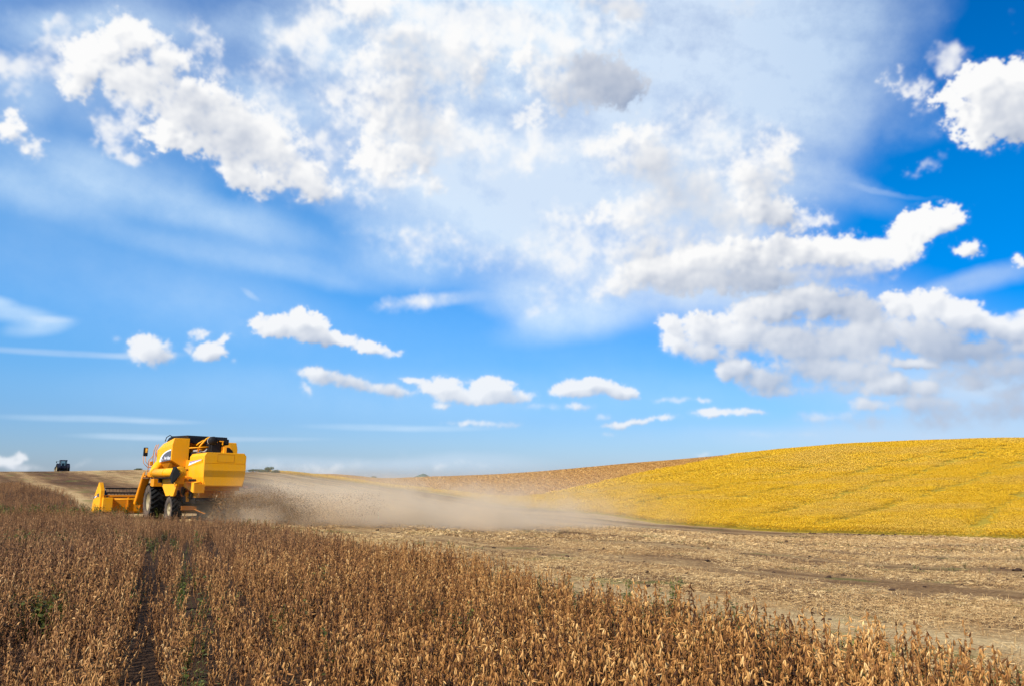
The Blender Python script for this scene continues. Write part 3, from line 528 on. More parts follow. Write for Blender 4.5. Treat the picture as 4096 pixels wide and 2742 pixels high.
# far wooded hill on the horizon, bluish distance haze put into its colour
def build_far_hill():
    rs = np.random.RandomState(4); n, k = 90, 24; V = []; F = []
    cx, cy, rx, ry, hgt = -330.0, 3000.0, 120.0, 110.0, 44.0
    for j in range(k):
        for i in range(n):
            a = 2*math.pi*i/n; r = j/(k-1); q = math.cos(r*math.pi/2)**1.2
            V.append((cx+rx*r*math.cos(a)*(1+.1*math.sin(3*a)), cy+ry*r*math.sin(a), -30+hgt*q*(1-.14*math.sin(a*2+1))+rs.rand()*1.6*q))
    for j in range(k-1):
        for i in range(n): F.append((j*n+i, j*n+(i+1) % n, (j+1)*n+(i+1) % n, (j+1)*n+i))
    m, t = new_mat('wooded_hill'); pos = t.n('ShaderNodeNewGeometry').outputs['Position']
    pbsdf(t, t.mix(t.noise(pos, .12, 4), (.05, .085, .075), (.10, .14, .12)), .95, spec=.05)
    o = bpy.data.objects.new('hill', mesh_np('hill', V, F, m, True)); COL.objects.link(o); tag(o, kind='structure')
build_far_hill()

# ------------------------------------------------------------------ plants scattered as one mass per crop
def scatter(name, label, cat, P, rot, scl, idx, variants):
    """One object: the variants (meshes) set out on the points P with turns rot and sizes scl."""
    me = bpy.data.meshes.new(name); n = len(P)
    me.vertices.add(n); me.vertices.foreach_set('co', np.asarray(P, np.float32).ravel())
    a = me.attributes.new('turn', 'FLOAT_VECTOR', 'POINT'); a.data.foreach_set('vector', np.asarray(rot, np.float32).ravel())
    a = me.attributes.new('size', 'FLOAT', 'POINT'); a.data.foreach_set('value', np.asarray(scl, np.float32))
    a = me.attributes.new('pick', 'INT', 'POINT'); a.data.foreach_set('value', np.asarray(idx, np.int32))
    o = bpy.data.objects.new(name, me); COL.objects.link(o); tag(o, label, cat, kind='stuff')
    coll = bpy.data.collections.new(name+'_kinds')
    for i, v in enumerate(variants):
        vo = bpy.data.objects.new('%s_kind_%02d' % (name, i), v); coll.objects.link(vo)
    ng = bpy.data.node_groups.new(name, 'GeometryNodeTree')
    ng.interface.new_socket('Geometry', in_out='INPUT', socket_type='NodeSocketGeometry')
    ng.interface.new_socket('Geometry', in_out='OUTPUT', socket_type='NodeSocketGeometry')
    N = ng.nodes; L = ng.links
    gi, go = N.new('NodeGroupInput'), N.new('NodeGroupOutput')
    mp = N.new('GeometryNodeMeshToPoints'); L.new(gi.outputs[0], mp.inputs[0])
    ci = N.new('GeometryNodeCollectionInfo'); ci.inputs['Collection'].default_value = coll; ci.inputs['Separate Children'].default_value = True; ci.inputs['Reset Children'].default_value = True
    ins = N.new('GeometryNodeInstanceOnPoints'); L.new(mp.outputs[0], ins.inputs['Points']); L.new(ci.outputs[0], ins.inputs['Instance']); ins.inputs['Pick Instance'].default_value = True
    def attr(nm, ty):
        q = N.new('GeometryNodeInputNamedAttribute'); q.data_type = ty; q.inputs['Name'].default_value = nm
        return [s for s in q.outputs if s.enabled and s.name == 'Attribute'][0]
    L.new(attr('pick', 'INT'), ins.inputs['Instance Index'])
    er = N.new('FunctionNodeEulerToRotation'); L.new(attr('turn', 'FLOAT_VECTOR'), er.inputs[0]); L.new(er.outputs[0], ins.inputs['Rotation'])
    L.new(attr('size', 'FLOAT'), ins.inputs['Scale'])
    L.new(ins.outputs[0], go.inputs[0])
    md = o.modifiers.new('scatter', 'NODES'); md.node_group = ng
    return o

def plant_material(name, stops, rough=.7, trans=0.0, var=.35, patchy=None, west=None):
    m, t = new_mat(name)
    v = t.n('ShaderNodeAttribute', attribute_name='tone').outputs['Fac']
    r = t.n('ShaderNodeObjectInfo').outputs['Random']
    pos = t.n('ShaderNodeNewGeometry').outputs['Position']
    f = t.math('ADD', t.math('MULTIPLY', v, 1-var), t.math('MULTIPLY', r, var))
    f = t.math('ADD', f, t.math('MULTIPLY', t.math('SUBTRACT', t.noise(pos, .5, 3), .5), .5), clamp=True)
    c = t.ramp(f, stops)
    if west:                                                     # shade on the western crop, painted in as darker, greyer colour
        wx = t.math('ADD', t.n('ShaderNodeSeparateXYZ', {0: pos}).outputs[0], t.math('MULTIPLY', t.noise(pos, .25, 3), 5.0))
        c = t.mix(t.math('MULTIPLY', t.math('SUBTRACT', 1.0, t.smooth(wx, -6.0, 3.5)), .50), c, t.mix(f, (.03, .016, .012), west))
    if patchy: c = t.mix(t.math('MULTIPLY', t.smooth(t.noise(pos, .035, 4, .6), .46, .64), .75), c, patchy)
    b = t.n('ShaderNodeBsdfPrincipled', {'Base Color': c, 'Roughness': rough, 'Specular IOR Level': .25})
    sh = b.outputs[0]
    if trans:
        tr = t.n('ShaderNodeBsdfTranslucent', {0: c})
        sh = t.n('ShaderNodeMixShader', {0: trans, 1: sh, 2: tr.outputs[0]}).outputs[0]
    t.n('ShaderNodeOutputMaterial', {0: sh})
    return m
def tone_mesh(name, V, F, T, mat, smooth=True):
    me = mesh_np(name, V, F, mat, smooth)
    me.attributes.new('tone', 'FLOAT', 'FACE').data.foreach_set('value', np.asarray(T, np.float32))
    return me

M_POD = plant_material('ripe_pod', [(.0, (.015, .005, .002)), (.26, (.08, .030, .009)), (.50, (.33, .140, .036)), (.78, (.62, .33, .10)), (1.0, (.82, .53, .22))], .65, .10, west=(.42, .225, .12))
def ring_tube(V, F, T, path, rad, k, tone, flat=1.0, phase=0.0):
    """Four sided or rounder tube along path; closed by its narrow tip."""
    base = len(V); n = len(path); path = np.asarray(path, float)
    d = np.gradient(path, axis=0); d /= np.linalg.norm(d, axis=1)[:, None]+1e-9
    ref = np.array([math.cos(phase), math.sin(phase), .15]); a = np.cross(d, ref); a /= np.linalg.norm(a, axis=1)[:, None]+1e-9
    b = np.cross(d, a)
    for i in range(n):
        for j in range(k):
            q = 2*math.pi*j/k
            V.append(path[i]+(a[i]*math.cos(q)+b[i]*math.sin(q)*flat)*rad[i])
    for i in range(n-1):
        for j in range(k):
            F.append((base+i*k+j, base+i*k+(j+1) % k, base+(i+1)*k+(j+1) % k, base+(i+1)*k+j)); T.append(tone)
def soy_plant(seed, lod):
    rs = np.random.RandomState(seed); V, F, T = [], [], []
    hgt = rs.uniform(.60, .80); lean = rs.uniform(0, .10, 2)*rs.choice([-1, 1], 2)
    stems = [(np.zeros(3), np.array([lean[0], lean[1], hgt]))]
    for _ in range(rs.randint(1, 4)):
        h0 = rs.uniform(.08, .25); a = rs.uniform(0, 6.28); l = rs.uniform(.08, .16)
        stems.append((np.array([0, 0, h0]), np.array([math.cos(a)*l, math.sin(a)*l, hgt*rs.uniform(.6, .92)])))
    for si, (p0, p1) in enumerate(stems):
        k = 5; s = np.linspace(0, 1, k)[:, None]; bow = np.array([rs.uniform(-.02, .02), rs.uniform(-.02, .02), 0])
        side = np.array([p1[0]-p0[0], p1[1]-p0[1], 0])
        path = p0+(p1-p0)*s+bow*np.sin(s*math.pi)+side*(np.sqrt(s)-s)*.5
        w = [.0042, .0038, .0032, .0026, .0018]
        if lod == 2: w = [x*1.6 for x in w]
        ring_tube(V, F, T, path, w, 3, .38+rs.rand()*.12)
        length = np.linalg.norm(p1-p0); nn = int(length/(.037 if lod < 2 else .06))
        for q in range(nn):
            f = (q+.6)/nn
            if (p0+(p1-p0)*f)[2] < (.10 if lod == 0 else .2): continue
            c = p0+(p1-p0)*f+bow*math.sin(f*math.pi)+side*(math.sqrt(f)-f)*.5
            az0 = q*math.pi+rs.uniform(-.6, .6)+si
            m = rs.choice([1, 2, 2, 3, 3, 4]) if lod < 2 else rs.choice([1, 2, 2])
            if q >= nn-1: m = 4 if lod < 2 else 2
            tone = np.clip(.50+rs.normal()*.22, .02, 1)
            for _ in range(m):
                az = az0+rs.uniform(-.8, .8); L = rs.uniform(.030, .047)*(1.25 if lod == 2 else 1.0); e = rs.uniform(-1.5, -.85) if rs.rand() < .88 else rs.uniform(-.4, 1.0)
                dr = np.array([math.cos(az)*math.cos(e), math.sin(az)*math.cos(e), math.sin(e)]); cur = rs.uniform(-.004, .012)
                st = c+dr*.004+np.array([0, 0, .004])
                tt = np.clip(tone+rs.normal()*.10, 0, 1); rad = rs.uniform(.0043, .0060)*(1.0 if lod < 2 else 1.45)
                if lod == 0: us, rr, kk = [0, .18, .38, .58, .8, 1], [.25, .85, 1.0, .98, .8, .08], 5
                elif lod == 1: us, rr, kk = [0, .3, .7, 1], [.3, 1.05, 1.0, .1], 4
                else: us, rr, kk = [0, .45, 1], [.4, 1.1, .15], 3
                us = np.array(us)[:, None]
                path = st+dr*us*L+np.array([-math.cos(az)*.4, -math.sin(az)*.4, -.9])*cur*(us**2)
                ring_tube(V, F, T, path, [x*rad for x in rr], kk, tt, .62, az+1.57)
        if lod < 2:                                            # a few dead leaf stalks
            for _ in range(3):
                f = rs.uniform(.3, 1); c = p0+(p1-p0)*f; az = rs.uniform(0, 6.28); l = rs.uniform(.04, .12)
                e = c+np.array([math.cos(az)*l, math.sin(az)*l, l*rs.uniform(-.3, .9)])
                ring_tube(V, F, T, [c, (c+e)/2, e], [.0013, .0011, .0008], 3, .3)
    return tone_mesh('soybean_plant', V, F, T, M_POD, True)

def rows_in(poly, spacing, step, seed, x0, x1, y0, y1, jit):
    rs = np.random.RandomState(seed); c = np.array([(x0+x1)/2, (y0+y1)/2]); Rr = math.hypot(x1-x0, y1-y0)/2+2
    a = np.arange(-Rr, Rr, step); b = np.arange(-Rr, Rr, spacing); A, B = np.meshgrid(a, b)
    A = A+rs.uniform(-.5, .5, A.shape)*step; B = B+rs.normal(0, jit, B.shape)
    x = c[0]+A*ROWV[0]+B*ROWN[0]; y = c[1]+A*ROWV[1]+B*ROWN[1]
    x, y = x.ravel(), y.ravel(); k = (x > x0) & (x < x1) & (y > y0) & (y < y1); x, y = x[k], y[k]
    k = inside(poly, x, y); return x[k], y[k], rs
def in_view(x, y, pad=.08, m=3.2): return (np.abs(x) < (.643+pad)*y+m) & (y > 1.6)

def build_crop():
    variants = [soy_plant(100+i, 0) for i in range(14)]+[soy_plant(200+i, 1) for i in range(12)]+[soy_plant(300+i, 2) for i in range(10)]
    P, RT, S, I = [], [], [], []
    for (sp, st, ya, yb, lo, hi, sc, sd) in ((.26, .095, 1.6, 7.5, 0, 14, .95, 1), (.28, .105, 7.5, 17, 14, 26, .95, 2), (.34, .13, 17, 34, 14, 26, .82, 3), (.48, .24, 34, 88, 26, 36, .80, 4)):
        x, y, rs = rows_in(CROP, sp, st, sd, -90, 8, ya, yb, .085)
        k = in_view(x, y); x, y = x[k], y[k]
        keep = np.ones(len(x), bool); low = np.zeros(len(x))
        for line, wd in TRACKS:
            dd = seg_dist(line, x, y); wob = wd*(.20+.052*y)*(1+.35*np.sin(y*1.7+x)+.2*np.sin(y*4.1)); keep &= (dd > wob*1.0) | (rs.rand(len(x)) < .14); low = np.maximum(low, np.clip(1-(dd-wob)/.15, 0, 1)*.25)
        keep &= (np.sin(x*2.1+y*.9)*np.sin(y*1.37-x*.6)+rs.rand(len(x))*1.6 > -.55)
        # thin, shorter plants along the cut edge
        ed = seg_dist(CROP[1:13], x, y); keep &= rs.rand(len(x)) < .85+ed*.5
        x, y, low = x[keep], y[keep], low[keep]; n = len(x)
        P.append(np.stack([x, y, hz(x, y)-.01], 1)); RT.append(np.stack([rs.normal(0, .10, n), rs.normal(0, .10, n), rs.uniform(0, 6.283, n)], 1))
        hump = .06*np.sin(x*.8+1.1*np.sin(y*.5))+.05*np.sin(y*.45-x*.3)
        sc = sc-.14*np.clip((y-24)/5, 0, 1)*(sc > .81)-.03*(sc < .81)
        S.append((sc+hump+np.clip(rs.normal(0, .075, n), -.2, .06)-.12*np.clip(1-ed[keep]/.7, 0, 1))*(1-low)*1.0); I.append(rs.randint(lo, hi, n))
    P, RT, S, I = map(np.concatenate, (P, RT, S, I))
    print('soybean plants', len(P))
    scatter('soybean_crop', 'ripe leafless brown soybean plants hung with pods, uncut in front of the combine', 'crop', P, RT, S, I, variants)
build_crop()

# green weeds in the wheel tracks and along the cut edge
M_WEED = plant_material('weed_leaf', [(.0, (.035, .042, .010)), (.5, (.095, .11, .020)), (1.0, (.23, .23, .05))], .55, .25)
def weed_clump(seed, hgt):
    rs = np.random.RandomState(seed); V, F, T = [], [], []
    for s in range(rs.randint(5, 9)):
        a = rs.uniform(0, 6.28); l = rs.uniform(.04, .18); top = np.array([math.cos(a)*l, math.sin(a)*l, hgt*rs.uniform(.5, 1)])
        ring_tube(V, F, T, [np.zeros(3), top*.5+np.array([0, 0, .03]), top], [.003, .0025, .0015], 3, .5)
        for q in range(rs.randint(6, 11)):
            f = rs.uniform(.25, 1.0); c = top*f; az = rs.uniform(0, 6.28); L = rs.uniform(.03, .075); w = L*rs.uniform(.3, .42); e = rs.uniform(-.5, .6)
            d = np.array([math.cos(az)*math.cos(e), math.sin(az)*math.cos(e), math.sin(e)]); sd = np.cross(d, [0, 0, 1.0]); sd /= np.linalg.norm(sd); up = np.cross(sd, d)
            b = len(V); V += [c, c+d*L*.45+sd*w-up*.004, c+d*L-np.array([0, 0, L*.25]), c+d*L*.45-sd*w-up*.004]
            F.append((b, b+1, b+2, b+3)); T.append(np.clip(.5+rs.normal()*.25, 0, 1))
    return tone_mesh('weed', V, F, T, M_WEED, False)
def build_weeds():
    rs = np.random.RandomState(12); P, S = [], []
    def put(x, y, s): P.append((x, y, float(hz(x, y)))); S.append(s)
    def along(line, n, spread, s0, s1, f0=0.0, f1=1.0):
        L = np.array(line); d = np.r_[0, np.cumsum(np.hypot(*np.diff(L, axis=0).T))]
        for _ in range(n):
            q = rs.uniform(f0, f1)*d[-1]; x, y = np.interp(q, d, L[:, 0]), np.interp(q, d, L[:, 1])
            put(x+rs.normal(0, spread), y+rs.normal(0, spread), rs.uniform(s0, s1))
    along(TRACKS[0][0], 12, .15, .6, 1.0, .0, .40); along(TRACKS[1][0], 18, .10, .6, 1.05, .0, .70); along(TRACKS[1][0], 10, .1, .5, .9, .6, 1)
    along(CROP[2:12], 230, .40, .40, .9); along([(2.0, 9.3), (3.4, 6.6), (4.4, 4.9)], 95, .26, .5, 1.0)
    along([(.4, 14), (1.6, 10.6), (2.1, 9.3)], 26, .4, .5, .9)
    for _ in range(60): put(rs.normal(-11.0, 1.2), rs.normal(18.5, 1.6), rs.uniform(.9, 1.4))       # green patch at the west edge of the crop
    for _ in range(40): put(rs.normal(-9.0, .8), rs.normal(14.0, .9), rs.uniform(.8, 1.3))
    for _ in range(30): put(rs.normal(-5.3, .25), rs.normal(9.6, .3), rs.uniform(.8, 1.15))
    for _ in range(110): put(rs.uniform(-26, -16), rs.normal(37.5, 1.6), rs.uniform(1.1, 1.7))
    for _ in range(60): put(rs.uniform(-9, 3), rs.uniform(4, 14), rs.uniform(.9, 1.2))
    for cx, cy, n, sp in ((2.6, 53, 80, 2.5), (5.8, 49, 30, 1.5), (14.6, 38, 26, .9), (21, 34, 16, .8), (8, 62, 50, 3), (-2, 26, 20, .8), (17, 27, 10, .5), (11, 21, 10, .7), (24, 41, 14, 1.0), (5, 31, 12, 1.5), (27, 33, 8, .4), (0, 41, 18, 2.0)):
        for _ in range(n): put(rs.normal(cx, sp), rs.normal(cy, sp*.6), rs.uniform(.25, .5))
    P = np.array(P); n = len(P); S = np.array(S)
    scatter('weeds', 'low green weeds growing in the wheel tracks, along the cut edge and in the stubble', 'weeds', P, np.stack([rs.normal(0, .1, n), rs.normal(0, .1, n), rs.uniform(0, 6.28, n)], 1), S, rs.randint(0, 6, n), [weed_clump(50+i, .5) for i in range(6)])
build_weeds()

# straw and short cut stalks on the harvested ground
M_STRAW = plant_material('straw', [(.0, (.11, .055, .022)), (.35, (.33, .185, .070)), (.7, (.61, .41, .175)), (1.0, (.80, .61, .32))], .7, .08, .25)
def straw_patch(seed, n, thick, size=1.3):
    rs = np.random.RandomState(seed); V, F, T = [], [], []
    for _ in range(n):
        x, y = rs.uniform(-size/2, size/2, 2); a = rs.uniform(0, 6.28); L = rs.uniform(.02, .11)*(1+(rs.rand() < .08)*1.2); z = abs(rs.normal(0, .018))
        d = np.array([math.cos(a)*L/2, math.sin(a)*L/2, rs.normal(0, .012)]); c = np.array([x, y, z+.006])
        sd = np.array([-math.sin(a), math.cos(a), rs.normal(0, .5)]); w = thick*rs.uniform(.5, 1.4); b = len(V)
        up = np.array([0, 0, w*.8])
        V += [c-d-sd*w, c-d+up, c+d+up*.6, c+d-sd*w*.6, c-d+sd*w, c+d+sd*w*.6]
        F += [(b, b+3, b+2, b+1), (b+1, b+2, b+5, b+4)]; t = np.clip(.58+rs.normal()*.22, 0, 1); T += [t, t]
    for r in (-.4, 0, .4):
        for q in range(8):
            x = -size/2+size*(q+rs.rand())/8; y = r+rs.normal(0, .03); h = rs.uniform(.03, .11); c = np.array([x, y, 0])
            ring_tube(V, F, T, [c, c+[rs.normal(0, .01), rs.normal(0, .01), h]], [.004, .0035], 3, rs.uniform(.2, .6))
    return tone_mesh('straw_patch', V, F, T, M_STRAW, False)
def build_straw():
    rs = np.random.RandomState(5); P, I, S = [], [], []
    for ya, yb, step, lo, hi, sc in ((3, 13, .62, 0, 6, 1.0), (13, 30, .85, 6, 10, 1.0), (30, 62, 1.5, 10, 13, 1.6)):
        X, Y = np.meshgrid(np.arange(-14, 46, step), np.arange(ya, yb, step)); x = X.ravel()+rs.uniform(-.3, .3, X.size); y = Y.ravel()+rs.uniform(-.3, .3, X.size)
        k = in_view(x, y, m=2.5) & (signed(CROP, x, y) < .25) & (signed(YELLOW, x, y) < 0); x, y = x[k], y[k]
        # leave bare bands where the straw did not fall
        b = (x*ROWN[0]+y*ROWN[1]); band = np.sin(b*1.02+1.1*np.sin((x*ROWV[0]+y*ROWV[1])*.05)+.6); keep = rs.rand(len(x)) < np.clip(.55+.85*band, .06, 1); x, y = x[keep], y[keep]
        P.append(np.stack([x, y, hz(x, y)+.004], 1)); I.append(rs.randint(lo, hi, len(x))); S.append(np.full(len(x), sc)*rs.uniform(.85, 1.15, len(x)))
    P, I, S = map(np.concatenate, (P, I, S)); n = len(P); print('straw', n)
    rt = np.stack([np.zeros(n)+.0, np.full(n, -.03), rs.uniform(0, .5, n)-ROW_DIR*1.0], 1)
    va = [straw_patch(i, 420, .0026) for i in range(6)]+[straw_patch(20+i, 330, .0038) for i in range(4)]+[straw_patch(40+i, 260, .0055) for i in range(3)]
    scatter('straw', 'pale chopped straw and cut stalks lying on the harvested stubble', 'straw', P, rt, S, I, va)
    # dark clods and clumps of trash
    V, F, T = [], [], []
    m = plant_material('clod', [(.0, (.03, .017, .01)), (1.0, (.11, .06, .035))], .95)
    bl = []
    for s in range(5):
        r2 = np.random.RandomState(70+s); bm = bmesh.new(); bmesh.ops.create_icosphere(bm, subdivisions=2, radius=.06)
        for v in bm.verts: v.co *= r2.uniform(.6, 1.25); v.co.z *= .55
        me = bpy.data.meshes.new('clod'); bm.to_mesh(me); bm.free(); me.materials.append(m); bl.append(me)
    n = 900; y = rs.uniform(1, 1, n); y = 4+(rs.rand(n)**.8)*60; x = rs.uniform(-.3, .72, n)*y
    k = (signed(CROP, x, y) < -.1) & (signed(YELLOW, x, y) < -.1); x, y = x[k], y[k]
    xe = rs.uniform(24, 44, 260); ye = np.interp(xe, [24, 29.2, 36.8, 44], [71, 65, 56, 52])-rs.uniform(0, 2.5, 260)
    x = np.r_[x, xe]; y = np.r_[y, ye]; n = len(x)
    scatter('clods', 'dark crumbled clods of earth strewn over the stubble', 'clods', np.stack([x, y, hz(x, y)], 1), np.stack([rs.normal(0, .3, n), rs.normal(0, .3, n), rs.uniform(0, 6, n)], 1), np.exp(rs.normal(-.5, .5, n))*np.where(np.arange(n) >= n-260, 1.6, 1), rs.randint(0, 5, n), bl)
build_straw()

# the yellow crop on the far slope
M_YEL = plant_material('yellow_leaf', [(.0, (.38, .235, .015)), (.3, (.60, .36, .015)), (.6, (.75, .455, .018)), (1.0, (.84, .55, .05))], .6, .30, .18, (.66, .42, .07))
M_BRN = plant_material('rust_crop', [(.0, (.32, .15, .045)), (.5, (.50, .275, .075)), (1.0, (.60, .36, .12))], .75, .1, .25)
def leafy_patch(name, seed, n, size, leaf, hgt, mat):
    rs = np.random.RandomState(seed); V, F, T = [], [], []
    for _ in range(n):
        x, y = rs.uniform(-size/2, size/2, 2); z = hgt*(1-rs.rand()**2*.75)+.02*math.sin(x*4)+.02*math.sin(y*5+1); a = rs.uniform(0, 6.28); L = leaf*rs.uniform(.6, 1.3); e = rs.normal(.1, .45)
        d = np.array([math.cos(a)*math.cos(e), math.sin(a)*math.cos(e), math.sin(e)]); sd = np.cross(d, [0, 0, 1.0]); sd /= np.linalg.norm(sd)+1e-9; tw = rs.normal(0, .5); up = np.cross(sd, d); sd = sd*math.cos(tw)+up*math.sin(tw)
        c = np.array([x, y, z]); b = len(V); V += [c-d*L*.5, c+sd*L*.33, c+d*L*.5, c-sd*L*.33]; F.append((b, b+1, b+2, b+3)); T.append(np.clip(.55+rs.normal()*.12, 0, 1))
    return tone_mesh(name, V, F, T, mat, False)
def build_slope_crops():
    rs = np.random.RandomState(9); P, I, S = [], [], []
    for ya, yb, step, lo, hi, sc in ((50, 105, 1.05, 0, 5, 1.0), (105, 175, 1.7, 5, 9, 1.0), (175, 300, 3.0, 9, 12, 1.0)):
        X, Y = np.meshgrid(np.arange(-80, 215, step), np.arange(ya, yb, step)); x = X.ravel()+rs.uniform(-.4, .4, X.size)*step; y = Y.ravel()+rs.uniform(-.4, .4, X.size)*step
        k = in_view(x, y, .16, 4) & (signed(YELLOW, x, y) > .2); x, y = x[k], y[k]
        s = np.full(len(x), sc)*rs.uniform(.85, 1.12, len(x)); z = hz(x, y)
        keep = np.ones(len(x), bool)
        for ln in YLINES:
            d = seg_dist(ln, x, y); w = 1.0+.45*np.sin(x*.2); k = np.clip(1.35-d/(w*.6+step*.45), 0, 1); z = z-.50*k; s = s*(1-.12*k); keep &= (d > (.50 if step < 1.2 else .75)*(1+.25*np.sin(x*.31+y*.17))) | (step > 2)
        x, y, z, s = x[keep], y[keep], z[keep], s[keep]
        P.append(np.stack([x, y, z], 1)); I.append(rs.randint(lo, hi, len(x))); S.append(s)
    P, I, S = map(np.concatenate, (P, I, S)); n = len(P); print('yellow', n)
    va = [leafy_patch('yellow_crop', i, 420, 1.35, .085, .62, M_YEL) for i in range(5)]+[leafy_patch('yellow_crop', 10+i, 480, 2.2, .12, .62, M_YEL) for i in range(4)]+[leafy_patch('yellow_crop', 20+i, 420, 3.8, .24, .62, M_YEL) for i in range(3)]
    e = .6; sx = (hz(P[:, 0]+e, P[:, 1])-hz(P[:, 0]-e, P[:, 1]))/(2*e); sy = (hz(P[:, 0], P[:, 1]+e)-hz(P[:, 0], P[:, 1]-e))/(2*e)
    th = rs.randint(0, 4, n)*math.pi/2
    # tilt with the slope (Euler XYZ turns the patch about its own axis first in z by th handled by picking)
    scatter('yellow_crop', 'bright yellow standing crop with darker wheel lines covering the rounded slope', 'crop', P, np.stack([np.arctan(sy), -np.arctan(sx), np.zeros(n)], 1), S, I, va)
    X, Y = np.meshgrid(np.arange(-80, 130, 3.4), np.arange(170, 330, 3.4)); x = X.ravel()+rs.uniform(-1, 1, X.size); y = Y.ravel()+rs.uniform(-1, 1, X.size)
    k = in_view(x, y, m=3) & (signed(BROWN_R, x, y) > 1.2) & (signed(YELLOW, x, y) < -.5); x, y = x[k], y[k]; n = len(x)
    sx = (hz(x+e, y)-hz(x-e, y))/(2*e); sy = (hz(x, y+e)-hz(x, y-e))/(2*e)
    scatter('rust_brown_crop', 'rusty brown ripe crop on the far slope above the yellow field', 'crop', np.stack([x, y, hz(x, y)-.15], 1), np.stack([np.arctan(sy), -np.arctan(sx), np.zeros(n)], 1), rs.uniform(.9, 1.1, n), rs.randint(0, 3, n), [leafy_patch('rust_crop', 60+i, 420, 4.2, .26, .5, M_BRN) for i in range(3)])
build_slope_crops()

# ------------------------------------------------------------------ paints and metals
def paint(name, col, rough=.38, dirt=.35, dust=(.42, .30, .17)):
    m, t = new_mat(name)
    oc = t.n('ShaderNodeTexCoord').outputs['Object']
    a = t.noise(oc, 1.7, 6, .65); b = t.noise(oc, 11.0, 5, .7)
    st = t.noise(t.n('ShaderNodeMapping', {'Vector': oc, 'Scale': (5, 5, .6)}).outputs[0], 1.6, 4, .6)
    k = t.smooth(t.math('ADD', t.math('ADD', t.math('MULTIPLY', a, .5), t.math('MULTIPLY', b, .25)), t.math('MULTIPLY', st, .25)), .42, .66)
    c = t.mix(t.math('MULTIPLY', k, dirt), col, dust)
    c = t.mix(t.math('MULTIPLY', t.math('SUBTRACT', b, .5), .5), c, tuple(x*.75 for x in col))
    pbsdf(t, c, t.math('ADD', rough, t.math('MULTIPLY', k, .25)), normal=bump(t, st, .05, .02), spec=.22)
    return m
M_YP = paint('yellow_paint', (.88, .37, .0), .45, .26, (.60, .33, .09))
M_YO = paint('orange_yellow_paint', (.68, .235, .0), .45, .25, (.45, .27, .07))
M_BLK = paint('black_rubber', (.007, .007, .007), .8, .10, (.05, .04, .03))
M_TYRE = paint('tyre_rubber', (.008, .008, .008), .9, .10, (.05, .04, .03))
M_BP = paint('black_paint', (.008, .008, .009), .5, .10, (.07, .055, .04))
M_WALL = paint('dusty_sidewall', (.05, .04, .032), .85, .75, (.24, .165, .11))
M_RIM = paint('cream_rim', (.30, .24, .13), .55, .35, (.30, .22, .13))
M_STEEL = paint('bare_steel', (.30, .29, .28), .4, .4, (.25, .18, .12))
M_WHITE = paint('white_vinyl', (.78, .78, .80), .4, .05)
M_NAVY = paint('slate_vinyl', (.075, .085, .11), .35, .08)
M_BLUEV = paint('blue_vinyl', (.12, .13, .45), .35, .05)
M_REDV = paint('red_vinyl', (.55, .05, .03), .4, .05)
M_REDP = paint('faded_red', (.30, .09, .06), .6, .3)
def glass_mat():
    m, t = new_mat('dark_glass'); pbsdf(t, (.015, .022, .028), .06, spec=.8); return m
M_GLASS = glass_mat()
def clear_glass():
    m, t = new_mat('tinted_glass'); g = t.n('ShaderNodeBsdfPrincipled', {'Base Color': (.02, .05, .06, 1), 'Roughness': .1}); tr = t.n('ShaderNodeBsdfTransparent', {0: (.75, .88, .92, 1)})
    t.n('ShaderNodeOutputMaterial', {0: t.n('ShaderNodeMixShader', {0: .30, 1: tr.outputs[0], 2: g.outputs[0]}).outputs[0]}); return m
M_CLEAR = clear_glass()
M_DKORANGE = paint('dark_orange', (.30, .10, .01), .7, .4, (.12, .07, .04))  # darker orange than the other orange parts, for the tow bar
def mirror_mat():
    m, t = new_mat('mirror_glass'); pbsdf(t, (.55, .6, .62), .08, metal=1.0); return m
M_MIRR = mirror_mat()

